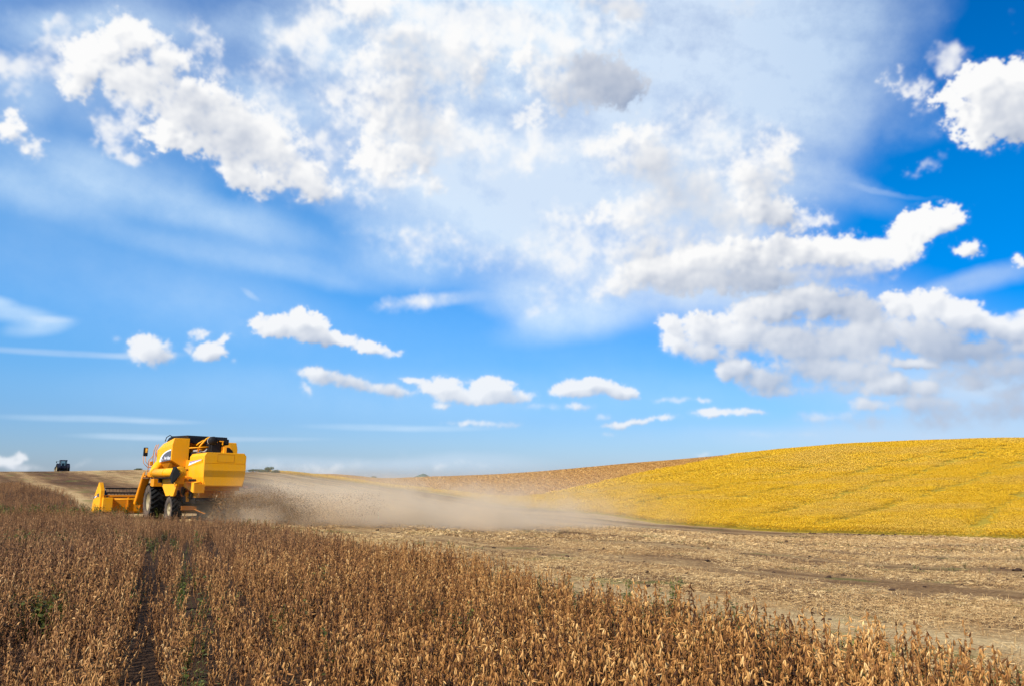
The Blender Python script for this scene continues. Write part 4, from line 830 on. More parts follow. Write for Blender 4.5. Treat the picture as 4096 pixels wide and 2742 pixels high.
# ------------------------------------------------------------------ wheels
def wheel(parent, name, x, y, rad, width, side, rim_r, lugs, steer=0.0, label=None):
    """A tractor tyre with chevron lugs; side=+1 shows its dish to the left of the machine."""
    rt = bpy.data.objects.new(name, None); COL.objects.link(rt); rt.parent = parent; rt.location = (x, y, rad); rt.rotation_euler = (0, 0, steer)
    if label: rt['label'] = label
    w = width/2; r = rad
    m = MB(); m.lathe([(rim_r, -w*.80), (rim_r+.10*(r-rim_r), -w*.95), (r*.80, -w*1.0), (r*.915, -w*.93), (r*.95, -w*.6), (r*.955, 0), (r*.95, w*.6), (r*.915, w*.93), (r*.80, w*1.0), (rim_r+.10*(r-rim_r), w*.95), (rim_r, w*.80), (rim_r*.97, w*.4), (rim_r*.97, -w*.4), (rim_r, -w*.80)], (0, 0, 0), 1, 56, cap=False)
    m.build('tyre', M_TYRE, rt)
    for s in (-1, 1):
        ring = MB(); ring.lathe([(rim_r*1.02, s*(w*.86)), (rim_r+.14*(r-rim_r), s*(w*.965+.004)), (r*.80, s*(w*1.0+.006)), (r*.875, s*(w*.965+.006))], (0, 0, 0), 1, 56, cap=False); ring.build('sidewall', M_WALL, rt)
    g = MB()
    for k in range(lugs):
        for s in (-1, 1):
            a0 = 2*math.pi*(k+(.5 if s > 0 else 0))/lugs; P = []
            for f, ya in ((0, -.04), (1, 1.02)):
                aa = a0+f*.30*.85/rad*1.0; hw = (.024 if f == 0 else .034)/rad
                for da in (-hw, hw):
                    for rr in (r*.93 if f == 0 else r*.86, r*(1.0 if f == 0 else .975)):
                        P.append((rr*math.cos(aa+da), s*ya*w, rr*math.sin(aa+da)))
            aa = a0+.15*.85/rad; hw = .028/rad
            for da in (-hw, hw): P.append((r*1.004*math.cos(aa+da), s*.5*w, r*1.004*math.sin(aa+da)))
            g.hull(P)
    g.build('tread', M_BLK, rt)
    d = MB(); o = .30*w
    d.lathe([(rim_r*1.0, side*w*.80), (rim_r*.93, side*w*.74), (rim_r*.86, side*(o+.02)), (rim_r*.62, side*o), (rim_r*.34, side*(o+.05)), (rim_r*.30, side*(o+.12)), (0.0001, side*(o+.13))], (0, 0, 0), 1, 40, cap=False)
    d.lathe([(rim_r*.99, -side*w*.78), (rim_r*.90, -side*w*.2), (0.0001, -side*w*.2)], (0, 0, 0), 1, 40, cap=False)
    for k in range(8):
        a = 2*math.pi*k/8; c = (rim_r*.42*math.cos(a), side*(o+.045), rim_r*.42*math.sin(a)); d.lathe([(.016, -.02*side), (.016, .02*side), (.0001, .022*side)], c, 1, 6, False)
    d.build('rim', M_RIM, rt)
    return rt

def text_part(name, body, size, mat, parent, loc, rot, extrude=.002, shear=0.0, sx=1.0):
    cu = bpy.data.curves.new(name, 'FONT'); cu.body = body; cu.size = size; cu.extrude = extrude; cu.shear = shear; cu.align_x = 'CENTER'; cu.offset = .004*size/.2
    tmp = bpy.data.objects.new(name+'_tmp', cu); COL.objects.link(tmp)
    bpy.context.view_layer.update()
    me = bpy.data.meshes.new_from_object(tmp.evaluated_get(bpy.context.evaluated_depsgraph_get()))
    bpy.data.objects.remove(tmp); me.materials.clear(); me.materials.append(mat)
    o = bpy.data.objects.new(name, me); COL.objects.link(o); o.parent = parent; o.location = loc; o.rotation_euler = rot; o.scale = (sx, 1, 1)
    return o

def build_combine():
    yaw = math.pi/2-R(-36.52)
    root = empty('combine_harvester', 'dusty yellow combine harvester cutting the brown crop, seen from behind', 'combine harvester', (-13.61, 35.73, -.15))
    root.rotation_mode = 'XYZ'; root.rotation_euler = (R(.9), R(.33), yaw)
    B = lambda mb, name, mat, bev=0.0, par=None, label=None: mb.build(name, mat, par or root, bev, label)
    # straw hood
    X0, X1, Y = -2.77, -.55, .85
    sec = [(-Y+.10, 2.95), (Y-.10, 2.95), (Y, 2.82), (Y, 1.92), (Y-.10, 1.60), (-Y+.10, 1.60), (-Y, 1.92), (-Y, 2.82)]
    m = MB(); m.prism([(y, z) for y, z in sec], 0, X0+.012, X1); hood = B(m, 'straw_hood', M_YP, .012)
    m = MB(); m.hull([(X0-.02, y, z) for y, z in [(-Y+.09, 2.955), (Y-.09, 2.955), (Y+.004, 2.825), (Y+.004, 2.515), (-Y-.004, 2.515), (-Y-.004, 2.825)]]+[(X0+.01, y, z) for y, z in [(-Y+.09, 2.955), (Y-.09, 2.955), (Y+.004, 2.825), (Y+.004, 2.515), (-Y-.004, 2.515), (-Y-.004, 2.825)]])
    up = B(m, 'rear_panel', M_YP, .01, hood)
    m = MB(); m.hull([(X0+.012, s*(Y+.003), 2.50) for s in (-1, 1)]+[(X0-.035, s*(Y+.003), 2.50) for s in (-1, 1)]+[(X0-.04, s*(Y+.003), 2.22) for s in (-1, 1)]+[(X0+.012, s*(Y+.003), 2.22) for s in (-1, 1)]); B(m, 'rear_panel', M_YP, .006, hood)
    m = MB(); m.hull([(X0+.012, s*(Y+.003), 2.215) for s in (-1, 1)]+[(X0-.04, s*(Y+.003), 2.215) for s in (-1, 1)]+[(X0+.09, s*(Y-.04), 1.56) for s in (-1, 1)]+[(X0+.20, s*(Y-.04), 1.56) for s in (-1, 1)]); B(m, 'rear_panel', M_YP, .006, hood)
    m = MB()
    for a, b, z0, z1 in ((.34, -.34, 2.58, 2.588), (.34, -.34, 2.885, 2.893)): m.box(X0-.026, X0-.018, b, a, z0, z1)
    for y in (.34, -.34): m.box(X0-.026, X0-.018, y-.004, y+.004, 2.588, 2.885)
    B(m, 'panel_joint', M_YO, 0, up)
    m = MB(); m.hull([(X0+.35, Y+.002, 2.50), (X1-.05, Y+.002, 2.49), (X1-.05, Y+.05, 2.50), (X0+.30, Y+.03, 2.60), (X0+.02, Y+.004, 2.80), (X0+.02, Y+.004, 1.93), (X1-.05, Y+.004, 1.93)]); B(m, 'side_panel', M_YP, .008, hood)
    m = MB(); m.pts([(X0+.25, Y+.062, 2.66), (X0+1.95, Y+.072, 2.55), (X0+2.10, Y+.072, 2.44), (X0+1.90, Y+.072, 2.47), (X0+.25, Y+.062, 2.645)], [(0, 1, 2, 3, 4)]); B(m, 'white_stripe', M_WHITE, 0, hood)
    m = MB(); m.pts([(X0+.25, Y+.060, 2.675), (X0+1.95, Y+.070, 2.60), (X0+1.95, Y+.070, 2.555), (X0+.25, Y+.060, 2.662)], [(0, 1, 2, 3)]); B(m, 'blue_stripe', M_BLUEV, 0, hood)
    m = MB()
    for a, b in ((X0+.02, .03), (X0+2.0, .05)): pass
    m.hull([(X0+.2, Y-.01, 2.40), (X0+2.15, Y-.01, 2.40), (X0+.2, Y+.058, 2.69), (X0+2.15, Y+.068, 2.62), (X0+.2, Y+.056, 2.62), (X0+2.15, Y+.068, 2.44)]); B(m, 'stripe_moulding', M_YP, .006, hood)
    m = MB(); m.box(X0+.25, X1-.1, -.72, .72, 1.42, 1.58); m.box(X0+.24, X0+.26, -.74, .74, 1.405, 1.45); B(m, 'chopper_housing', M_YO, .01)
    m = MB(); m.box(-1.7, -.9, .70, .98, 1.77, 1.87); B(m, 'black_box', M_BP, .01)
    # main body, chassis, drive parts
    m = MB(); m.box(-1.9, 4.0, -.72, .72, 1.10, 2.45); m.box(-1.0, 3.6, -.80, .80, 2.3, 2.7); B(m, 'threshing_body', M_YO, .01)
    m = MB()
    for s in (-.62, .62): m.box(-1.2, 4.2, s-.06, s+.06, .86, 1.10)
    m.box(3.45, 3.80, -1.15, 1.15, .62, 1.0); m.hull([(x, y, z) for x in (-.14, .14) for y, z in ((-1.15, .52), (1.15, .52), (-1.15, .70), (1.15, .70), (0, .86), (0, .6))]); B(m, 'chassis', M_BP, .01)
    m = MB(); m.box(-.62, -.46, .42, 1.06, .56, .74); m.tube([(-.6, .5, .60), (-.9, .35, .50), (-1.2, .2, .42)], .025); B(m, 'tow_bar', M_DKORANGE, .01)
    m = MB(); m.hull([(-.55, .88, 1.32), (-.55, .68, 1.30), (-.5, .86, .92), (-.5, .74, .92), (-.45, .9, 1.32), (-.44, .84, .92)]); B(m, 'chaff_guard', M_YP, .006)
    m = MB()
    for x, z, r_ in ((-.9, 1.25, .20), (.3, 1.45, .26), (1.1, 1.25, .16), (2.2, 1.5, .30)): m.lathe([(.0001, -.03), (r_, -.03), (r_*.94, 0), (r_, .03), (.0001, .03)], (x, .80, z), 1, 28)
    m.tube([(-.9, .80, 1.45), (.3, .80, 1.71)], .02); m.tube([(-.9, .80, 1.05), (.3, .80, 1.19)], .02); m.box(-1.4, 2.6, -.7, .74, .95, 1.12); B(m, 'belt_drive', M_BP)
    m = MB(); m.lathe([(.0001, -.02), (.42, -.02), (.45, .03), (.40, .05), (.0001, .05)], (-1.65, .3, .98), 2, 28); B(m, 'straw_spreader', M_BP)
    # grain tank: two wings around the engine bay, sloping hopper floor
    wing = [(.70, 2.36), (1.02, 2.44), (1.42, 2.69), (1.42, 3.37), (1.35, 3.65), (.70, 3.65)]
    tank = MB()
    for s in (1, -1):
        P = []
        for y, z in wing: P.append((.24, s*y, z))
        for y, z in [(.70, 2.36), (1.02, 2.44), (1.42, 2.63), (1.42, 3.20), (1.18, 3.50), (.70, 3.60)]: P.append((2.95, s*y, z))
        if s < 0: P = [(x+.0, y, z-(.10 if z > 3.3 else 0)) for x, y, z in P]
        tank.hull(P)
    tank.box(.95, 2.9, -.8, .8, 2.40, 3.60); tk = B(tank, 'grain_tank', M_YP, .014)
    m = MB(); m.hull([(.40, 1.38, 2.70), (2.9, 1.40, 2.64), (.50, .82, 2.30), (2.9, .82, 2.25), (.3, .75, 2.72), (2.95, .75, 2.66), (1.3, 1.05, 2.28), (2.4, 1.1, 2.22)]); m.hull([(.45, .8, 2.42), (1.5, 1.15, 2.40), (1.9, 1.15, 2.36), (2.6, .8, 2.2), (.2, .8, 2.1), (.6, 1.0, 2.34)]); B(m, 'tank_floor', M_YO, .02, tk)
    m = MB(); m.hull([(.30, .74, 3.665), (.30, -.95, 3.665), (.34, .80, 3.80), (.34, -.95, 3.78), (3.35, .95, 3.64), (3.35, -.9, 3.60), (2.5, .92, 3.86), (3.1, .92, 3.80), (2.5, -.9, 3.84), (3.1, -.9, 3.78)]); B(m, 'tank_cover', M_BP, .01, tk)
    m = MB(); m.box(.285, .345, -.9, .69, 3.46, 3.70); B(m, 'cover_edge', M_BP, .006, tk)
    m = MB(); m.tube([(2.45, .95, 3.84), (2.6, 1.0, 3.90), (3.2, 1.0, 3.83), (3.4, 1.0, 3.66)], .02); B(m, 'cover_rail', M_BP, 0, tk)
    # badge: quarter oval, slate field, white sweep, lettering
    yb = 1.423; arc = []
    for k in range(17):
        a = math.pi/2*k/16; arc.append((.36+1.92*math.sin(a)*1.0, 2.69+.47*math.cos(a)**.9 if k < 16 else 2.69))
    def bp(x, z, o): return (x, yb+o, z-.022*(x-.3))
    m = MB(); m.pts([bp(.34, 2.69, .004)]+[bp(x, z, .004) for x, z in arc], [tuple(range(18))]); m.prism
    bd = B(m, 'badge', M_NAVY, 0, tk)
    m = MB(); inner = [(.36+1.62*math.sin(math.pi/2*k/16), 2.69+.42*math.cos(math.pi/2*k/16)**.75 if k < 16 else 2.69) for k in range(17)]
    m.pts([bp(x, z, .007) for x, z in arc]+[bp(x, z, .007) for x, z in inner], [(i, i+1, i+18, i+17) for i in range(16)]); B(m, 'white_sweep', M_WHITE, 0, bd)
    tx = text_part('lettering', 'New Holland', .20, M_WHITE, bd, (.93, yb+.009, 2.735), (math.pi/2, R(.9), math.pi), .001, 0, 1.0)
    text_part('lettering', 'TC', .12, M_WHITE, bd, (1.72, yb+.009, 2.70), (math.pi/2, R(1.2), math.pi), .001, .2)
    m = MB(); m.pts([bp(1.47, 2.72, .010), bp(1.44, 2.72, .010), bp(1.44, 2.90, .010), bp(1.47, 2.90, .010)], [(0, 1, 2, 3)]); B(m, 'red_mark', M_REDV, 0, bd)
    # cab ahead of the tank
    m = MB(); m.hull([(x, s*y, z) for s in (-1, 1) for x, y, z in ((2.98, .82, 2.0), (2.98, .80, 3.30), (4.35, .74, 3.28), (4.55, .80, 2.1))]); cab = B(m, 'cab', M_GLASS, .02)
    m = MB(); m.hull([(x, s*y, z) for s in (-1, 1) for x, y, z in ((2.96, .92, 3.32), (4.62, .88, 3.30), (2.96, .86, 3.52), (4.45, .80, 3.50), (3.4, .8, 3.60), (4.1, .8, 3.58))]); B(m, 'cab_roof', M_WHITE, .03, cab)
    m = MB()
    for s in (-1, 1):
        m.tube([(2.99, s*.83, 2.0), (2.99, s*.82, 3.32)], .04); m.tube([(4.58, s*.81, 2.1), (4.38, s*.75, 3.3)], .035); m.box(2.98, 4.55, s*.80-.03, s*.80+.03, 2.0, 2.25)
    B(m, 'cab_frame', M_YO, 0, cab)
    m = MB(); m.box(2.9, 4.6, .70, 1.62, 1.98, 2.05); m.box(2.9, 4.7, -1.2, .7, 1.98, 2.05); m.box(3.0, 3.5, 1.40, 1.64, 2.02, 2.20); m.box(2.72, 3.35, 1.0, 1.50, 1.55, 2.0); B(m, 'platform', M_YO, .01)
    m = MB()
    for x in (2.90, 3.30):
        m.tube([(x, 1.50, 2.02), (x, 1.50, 2.95), (x-.05, 1.49, 3.20), (x-.26, 1.45, 3.46)], .017, 8); B(m, 'handrail', M_YO); m = MB()
    m.tube([(3.62, 1.60, 2.03), (3.62, 1.60, 2.75), (3.05, 1.55, 2.95)], .017, 8); m.tube([(3.62, 1.60, 2.45), (3.0, 1.55, 2.45)], .014, 8); m.tube([(2.9, 1.5, 3.18), (2.9, 1.42, 2.9)], .014, 8)
    B(m, 'handrail', M_YO)
    m = MB(); m.box(3.30, 3.44, 1.46, 1.60, 2.50, 2.70); B(m, 'work_lamp', M_YO, .01)
    m = MB(); m.box(3.32, 3.42, 1.50, 1.62, 2.05, 2.16); B(m, 'work_lamp', M_YO, .01)
    # mirror on its bracket
    m = MB(); m.tube([(3.9, 1.55, 2.42), (3.95, 1.75, 2.62), (3.95, 1.80, 2.95), (3.95, 1.72, 2.98)], .013, 8); m.tube([(3.9, 1.55, 2.56), (3.95, 1.66, 2.70), (3.95, 1.70, 2.98)], .013, 8); m.tube([(3.2, 1.55, 2.42), (3.9, 1.55, 2.42)], .013, 8); m.tube([(3.2, 1.55, 2.56), (3.9, 1.55, 2.56)], .013, 8)
    ma = B(m, 'mirror_arm', M_YO)
    m = MB(); m.box(3.93, 3.99, 1.60, 1.80, 2.95, 3.36); B(m, 'mirror', M_BP, .025, ma)
    m = MB(); m.box(3.922, 3.928, 1.62, 1.73, 3.12, 3.32); B(m, 'mirror_glass', M_MIRR, 0, ma)
    # ladder hung ahead of the drive wheel
    m = MB()
    for y in (1.44, 1.76):
        m.hull([(3.42, y-.012, 2.24), (3.42, y+.012, 2.24), (3.50, y-.012, 2.05), (3.50, y+.012, 2.05), (3.78, y-.012, 2.16), (3.78, y+.012, 2.16), (3.85, y-.012, 1.92), (3.85, y+.012, 1.92)])
        m.hull([(3.72, y-.012, 2.18), (3.72, y+.012, 2.18), (3.84, y-.012, 1.90), (3.84, y+.012, 1.90), (3.95, y-.012, 2.06), (3.95, y+.012, 2.06), (5.26, y-.012, .76), (5.26, y+.012, .76), (4.98, y-.012, .68), (4.98, y+.012, .68)])
    m.hull([(3.86, y, 1.93) for y in (1.45, 1.75)]+[(3.80, y, 1.90) for y in (1.45, 1.75)]+[(4.99, y, .70) for y in (1.45, 1.75)]+[(4.93, y, .68) for y in (1.45, 1.75)])
    ld = B(m, 'ladder', M_YO, .004)
    for k in range(6):
        f = k/5; x = 3.95+f*1.12; z = 1.96-f*1.14
        m = MB(); m.box(x-.10, x+.06, 1.452, 1.748, z-.012, z+.012); B(m, 'step', M_YO, .004, ld)
    m = MB(); m.box(3.46, 3.84, 1.45, 1.73, 2.04, 2.07); B(m, 'step', M_YO, .004, ld)
    # unloading auger folded back along the left side
    m = MB(); m.tube([(2.55, 1.02, 2.75), (2.62, 1.22, 2.66), (2.45, 1.48, 2.38), (2.05, 1.66, 2.20), (1.75, 1.68, 2.14)], [.25, .25, .23, .20, .19], 20)
    m.tube([(1.8, 1.68, 2.14), (-2.35, 1.66, 2.13)], .185, 24); au = B(m, 'unloading_auger', M_YP)
    m = MB(); m.tube([(1.78, 1.68, 2.14), (1.72, 1.68, 2.14)], .212, 24); B(m, 'flange', M_YP, 0, au)
    m = MB(); m.tube([(-.2, 1.67, 2.135), (-.25, 1.67, 2.135)], .197, 24); B(m, 'flange', M_YP, 0, au)
    m = MB(); m.lathe([(.0001, -.02), (.225, -.02), (.24, 0), (.24, .09), (.20, .11), (.0001, .11)], (-2.42, 1.66, 2.12), 0, 30); m.lathe([(.0001, -.03), (.07, -.03), (.09, 0), (.0001, 0)], (-2.45, 1.66, 2.12), 0, 14); m.hull([(-2.3, 1.66+y, z) for y in (-.2, .16) for z in (1.66, 2.05)]+[(-1.7, 1.66+y, z) for y in (-.15, .12) for z in (1.72, 2.05)]); B(m, 'auger_end', M_YP, .006, au)
    m = MB(); m.hull([(-2.50, 1.86, 2.36), (-2.30, 1.94, 2.33), (-2.62, 1.70, 2.05), (-2.50, 1.98, 2.10), (-2.20, 1.96, 1.98), (-2.55, 2.00, 1.68), (-2.30, 1.80, 1.86), (-2.55, 1.93, 1.66), (-2.2, 2.02, 1.95)]); B(m, 'rubber_spout', M_BLK, .01, au)
    m = MB(); m.box(-1.2, 2.2, 1.2, 1.72, 1.90, 1.94); m.box(-.9, -.7, .8, 1.6, 1.72, 1.95); m.box(1.3, 1.5, .8, 1.6, 1.72, 1.95); B(m, 'auger_rest', M_BP, .004)
    # side shields
    m = MB(); m.hull([(1.92, y, 1.86) for y in (1.38, 1.46)]+[(-1.0, y, 1.91) for y in (1.38, 1.46)]+[(1.80, y, 1.72) for y in (1.38, 1.46)]+[(-1.02, y, 1.75) for y in (1.38, 1.46)]); sp = B(m, 'side_shield', M_YP, .008)
    m = MB(); m.hull([(x, y, z) for y in (1.32, 1.42) for x, z in ((1.70, 1.725), (-1.03, 1.74), (-1.0, 1.62), (-.56, 1.15), (.70, 1.15))]); B(m, 'shield_skirt', M_YP, .01, sp)
    m = MB(); m.hull([(-1.17, 1.20, 1.75), (-2.86, 1.22, 1.70), (-2.87, 1.22, 1.30), (-1.28, 1.20, 1.56), (-1.17, .86, 1.78), (-2.55, .86, 1.78), (-2.72, .86, 1.45), (-1.28, .86, 1.50)]); sr = B(m, 'rear_shield', M_YP, .01)
    m = MB(); m.box(-2.91, -2.875, .80, 1.20, 1.30, 1.66); B(m, 'tail_lamp_plate', M_YO, .006, sr)
    m = MB(); m.box(-.95, -.75, .8, 1.45, 1.55, 1.98); m.box(-1.15, -1.05, .84, 1.1, 1.5, 1.95); B(m, 'shield_post', M_YO, .008)
    # engine bay: air cleaner, pipes, exhaust, radiator housing
    m = MB(); m.box(-.55, .9, -.70, .62, 2.7, 3.06); eng = B(m, 'engine', M_BP, .02)
    m = MB(); m.box(-.95, -.55, -.30, .10, 2.90, 3.50); m.box(-.8, -.3, -.42, .15, 3.05, 3.42); B(m, 'engine_cover', M_BP, .03, eng)
    m = MB(); m.lathe([(.0001, .0), (.165, .0), (.18, .03), (.18, .33), (.165, .36), (.0001, .36)], (-1.03, .04, 3.54), 0, 30); ac = B(m, 'air_cleaner', M_BP, 0, eng)
    m = MB(); m.lathe([(.184, 0), (.19, .01), (.19, .10), (.184, .11)], (-.78, .04, 3.54), 0, 30, cap=False); B(m, 'clamp_band', M_STEEL, 0, ac)
    m = MB(); m.tube([(-.55, .53, 3.02), (-.58, .53, 3.20), (-.62, .46, 3.34), (-.70, .26, 3.62), (-.72, .12, 3.70)], .036, 12); m.tube([(-.35, .56, 3.34), (-.42, .50, 3.42), (-.55, .32, 3.56)], .034, 12); B(m, 'intake_pipe', M_YP, 0, eng)
    m = MB(); m.tube([(-.60, .92, 3.20), (-.64, .50, 3.24), (-.66, .08, 3.28)], .026, 10); B(m, 'guard_rail', M_YP, 0, eng)
    m = MB(); m.tube([(-.3, .38, 3.02), (-.35, .2, 3.06), (-.5, .1, 3.2)], .05, 12); m.tube([(.2, .5, 3.1), (-.2, .35, 3.1)], .06, 12); m.tube([(-.55, .62, 3.0), (-.6, .4, 3.06), (-.62, .1, 3.0)], .02, 8); B(m, 'hose', M_STEEL, 0, eng)
    m = MB(); m.tube([(-.1, .40, 3.1), (.3, .10, 3.1)], .10, 14); B(m, 'muffler', M_YO, 0, eng)
    m = MB(); m.hull([(x, y, z) for x in (-1.0, .24) for y, z in ((-.42, 3.0), (-.42, 3.34), (-.86, 3.0), (-.84, 3.12), (-.70, 3.36))]); rd = B(m, 'radiator_housing', M_YP, .012, eng)
    m = MB(); m.hull([(-1.008, y, z) for y, z in ((-.55, 3.04), (-.55, 3.26), (-.66, 3.26), (-.80, 3.14), (-.82, 3.04))]+[(-.98, y, z) for y, z in ((-.55, 3.04), (-.55, 3.26), (-.66, 3.26), (-.80, 3.14), (-.82, 3.04))]); B(m, 'radiator_screen', M_BLK, 0, rd)
    m = MB(); m.box(-.90, -.1, -.66, -.14, 3.37, 3.62); m.hull([(x, y, z) for x in (-.92, .1) for y, z in ((-.36, 3.40), (-.36, 3.58), (-.55, 3.56), (-.66, 3.40))]); B(m, 'intake_screen', M_BP, .02, eng)
    m = MB(); m.box(-1.02, -.92, -.40, -.22, 3.50, 3.54); m.box(-1.02, -.94, -.38, -.34, 3.36, 3.5); m.box(-1.02, -.96, -.14, -.06, 3.46, 3.54); B(m, 'bracket', M_YP, .004, eng)
    m = MB(); m.box(-.95, -.80, -.48, -.34, 2.95, 3.30); B(m, 'side_post', M_YP, .006, eng)
    # wheels
    for s in (1, -1):
        wheel(root, 'drive_wheel', 3.62, s*1.21, .86, .62, s, .41, 22)
        wheel(root, 'steering_wheel', 0.0, s*1.22, .60, .44, s, .28, 18, R(2))
    # feeder house and header with reel
    m = MB(); m.hull([(x, s*.55, z) for s in (-1, 1) for x, z in ((4.3, 1.3), (4.3, 2.0), (5.8, .55), (5.8, 1.15))]); B(m, 'feeder_house', M_YO, .01)
    hd = MB(); W = 3.05
    hd.box(5.80, 5.84, -W, W, .34, 1.02); hd.box(5.78, 5.90, -W+.1, W-.1, 1.04, 1.13); hd.hull([(5.80, y, z) for y in (-W, W) for z in (.30, .36)]+[(7.05, y, z) for y in (-W, W) for z in (.20, .24)]); hr = B(hd, 'header', M_YO, .008)
    for y in (1.9, 1.35, -1.35, -1.9):
        m = MB(); m.box(5.74, 5.80, y-.03, y+.03, .36, 1.04); B(m, 'header_rib', M_YO, .004, hr)
    m = MB(); m.tube([(5.60, 2.55, .94), (5.60, .8, .94)], .028, 10); B(m, 'drive_shaft', M_YP, 0, hr)
    m = MB(); m.box(5.50, 5.80, 2.62, 3.05, .34, 1.01); B(m, 'gear_cover', M_YP, .015, hr)
    for s in (1, -1):
        m = MB(); m.hull([(5.72, s*y, z) for y in (2.98, 3.14) for z in (.34, 1.34)]+[(5.80, s*y, 1.72) for y in (3.06, 3.22)]+[(5.95, s*y, 1.72) for y in (3.06, 3.22)]+[(7.5, s*y, z) for y in (3.02, 3.14) for z in (.24, .95)]+[(8.2, s*3.08, .28)]); dv = B(m, 'crop_divider', M_YP, .012, hr)
        if s > 0:
            m = MB(); m.pts([(5.80, 3.19, 1.05), (5.80, 3.21, 1.22), (7.4, 3.16, 1.03), (7.4, 3.15, .90)], [(0, 1, 2, 3)]); B(m, 'divider_decal', M_NAVY, 0, dv)
            m = MB(); m.pts([(6.3, 3.21, 1.04), (6.3, 3.215, 1.10), (7.0, 3.18, 1.02), (7.0, 3.175, .97)], [(0, 1, 2, 3)]); B(m, 'decal_mark', M_WHITE, 0, dv)
        m = MB(); m.hull([(5.7, s*2.80, .95), (5.7, s*2.80, 1.05), (6.6, s*2.80, 1.30), (6.6, s*2.80, 1.38), (5.7, s*2.88, .95), (5.7, s*2.88, 1.05), (6.6, s*2.88, 1.30), (6.6, s*2.88, 1.38)]); B(m, 'reel_arm', M_BP, .004, hr)
    reel = MB(); cx, cz = 6.55, 1.02
    reel.tube([(cx, -2.85, cz), (cx, 2.85, cz)], .07, 12); rl = B(reel, 'reel', M_BP, 0, hr)
    for k in range(6):
        a = math.pi*2*k/6+.52; x, z = cx+.50*math.cos(a), cz+.42*math.sin(a)
        m = MB(); m.box(x-.03, x+.03, -2.82, 2.82, z-.035, z+.035)
        for q in range(38): y = -2.78+q*.15; m.tube([(x, y, z), (x+.03, y, z-.20)], .007, 4)
        B(m, 'reel_bat', M_BP if k != 2 else M_BP, 0, hr)
    for y in (-2.8, -1.0, 1.0, 2.8):
        m = MB()
        for k in range(6):
            a = math.pi*2*k/6+.52; m.tube([(cx, y, cz), (cx+.5*math.cos(a), y, cz+.42*math.sin(a))], .016, 6)
        B(m, 'reel_spider', M_STEEL, 0, hr)
    m = MB(); m.tube([(6.25, -2.9, .62), (6.25, 2.9, .62)], .20, 18); B(m, 'table_auger', M_STEEL, 0, hr)
    m = MB(); m.tube([(5.9, -3.2, 1.55), (6.0, -3.75, 1.55)], .028, 8); m.tube([(6.0, -3.74, 1.55), (6.05, -4.15, 1.55)], .055, 10); B(m, 'side_marker', M_REDP, 0, hr)
    return root
build_combine()

# ------------------------------------------------------------------ chaff thrown out behind the combine
CF = np.array([math.sin(ROW_DIR), math.cos(ROW_DIR)]); CL = np.array([-CF[1], CF[0]])
def cw(x, y, z): return np.array([-13.61+CF[0]*x+CL[0]*y, 35.73+CF[1]*x+CL[1]*y, z-.15])
def build_spray():
    rs = np.random.RandomState(31); V, F, T = [], [], []
    for i in range(21000):
        if i < 14500:
            t = rs.rand()**.75; a = rs.normal(-95, 34); r = .3+3.4*t*rs.uniform(.6, 1.05); v0 = rs.normal(.55, .35)
            c = cw(-2.35+r*.55*math.cos(math.radians(180+a*.25))-rs.rand()*.8, -.15+r*math.sin(math.radians(a))*.95, 1.0+v0*t-1.05*t*t+rs.normal(0, .12+.14*t))
        elif i < 18500:
            t = rs.rand(); c = cw(-2.2-rs.rand()*1.3, .45-rs.rand()*1.1, 1.35-1.25*t+rs.normal(0, .08))
        else:
            t = rs.rand(); c = cw(-2.6-rs.rand()*2.4, -1.5-rs.rand()*5.0, .3+rs.rand()*1.0)
        if c[2] < float(hz(c[0], c[1])): continue
        a1, e = rs.uniform(0, 6.28), rs.uniform(-1.4, 1.4); L = rs.uniform(.007, .030)*(1+(rs.rand() < .06)*1.5); d = np.array([math.cos(a1)*math.cos(e), math.sin(a1)*math.cos(e), math.sin(e)])
        s = np.cross(d, rs.normal(size=3)); s /= np.linalg.norm(s)+1e-9; w = rs.uniform(.005, .012); u = np.cross(s, d); b = len(V)
        V += [c-d*L-s*w, c-d*L+s*w, c+d*L, c-d*L*.4+u*w]; tt = np.clip(.45+rs.normal()*.3, 0, 1)
        F += [(b, b+1, b+2, b+3)]; T += [tt]
    V = np.array(V); F2 = []
    for q in F: F2 += [(q[0], q[1], q[2]), (q[0], q[3], q[2]), (q[1], q[3], q[2]), (q[0], q[1], q[3])]
    m = plant_material('flying_chaff', [(.0, (.07, .03, .012)), (.5, (.30, .16, .06)), (1.0, (.62, .43, .22))], .8, .1, .1)
    o = bpy.data.objects.new('straw_spray', tone_mesh('straw_spray', V, F2, np.repeat(T, 4), m, False)); COL.objects.link(o)
    tag(o, 'cloud of chopped straw bits thrown out low behind the combine', 'chaff', kind='stuff')
build_spray()

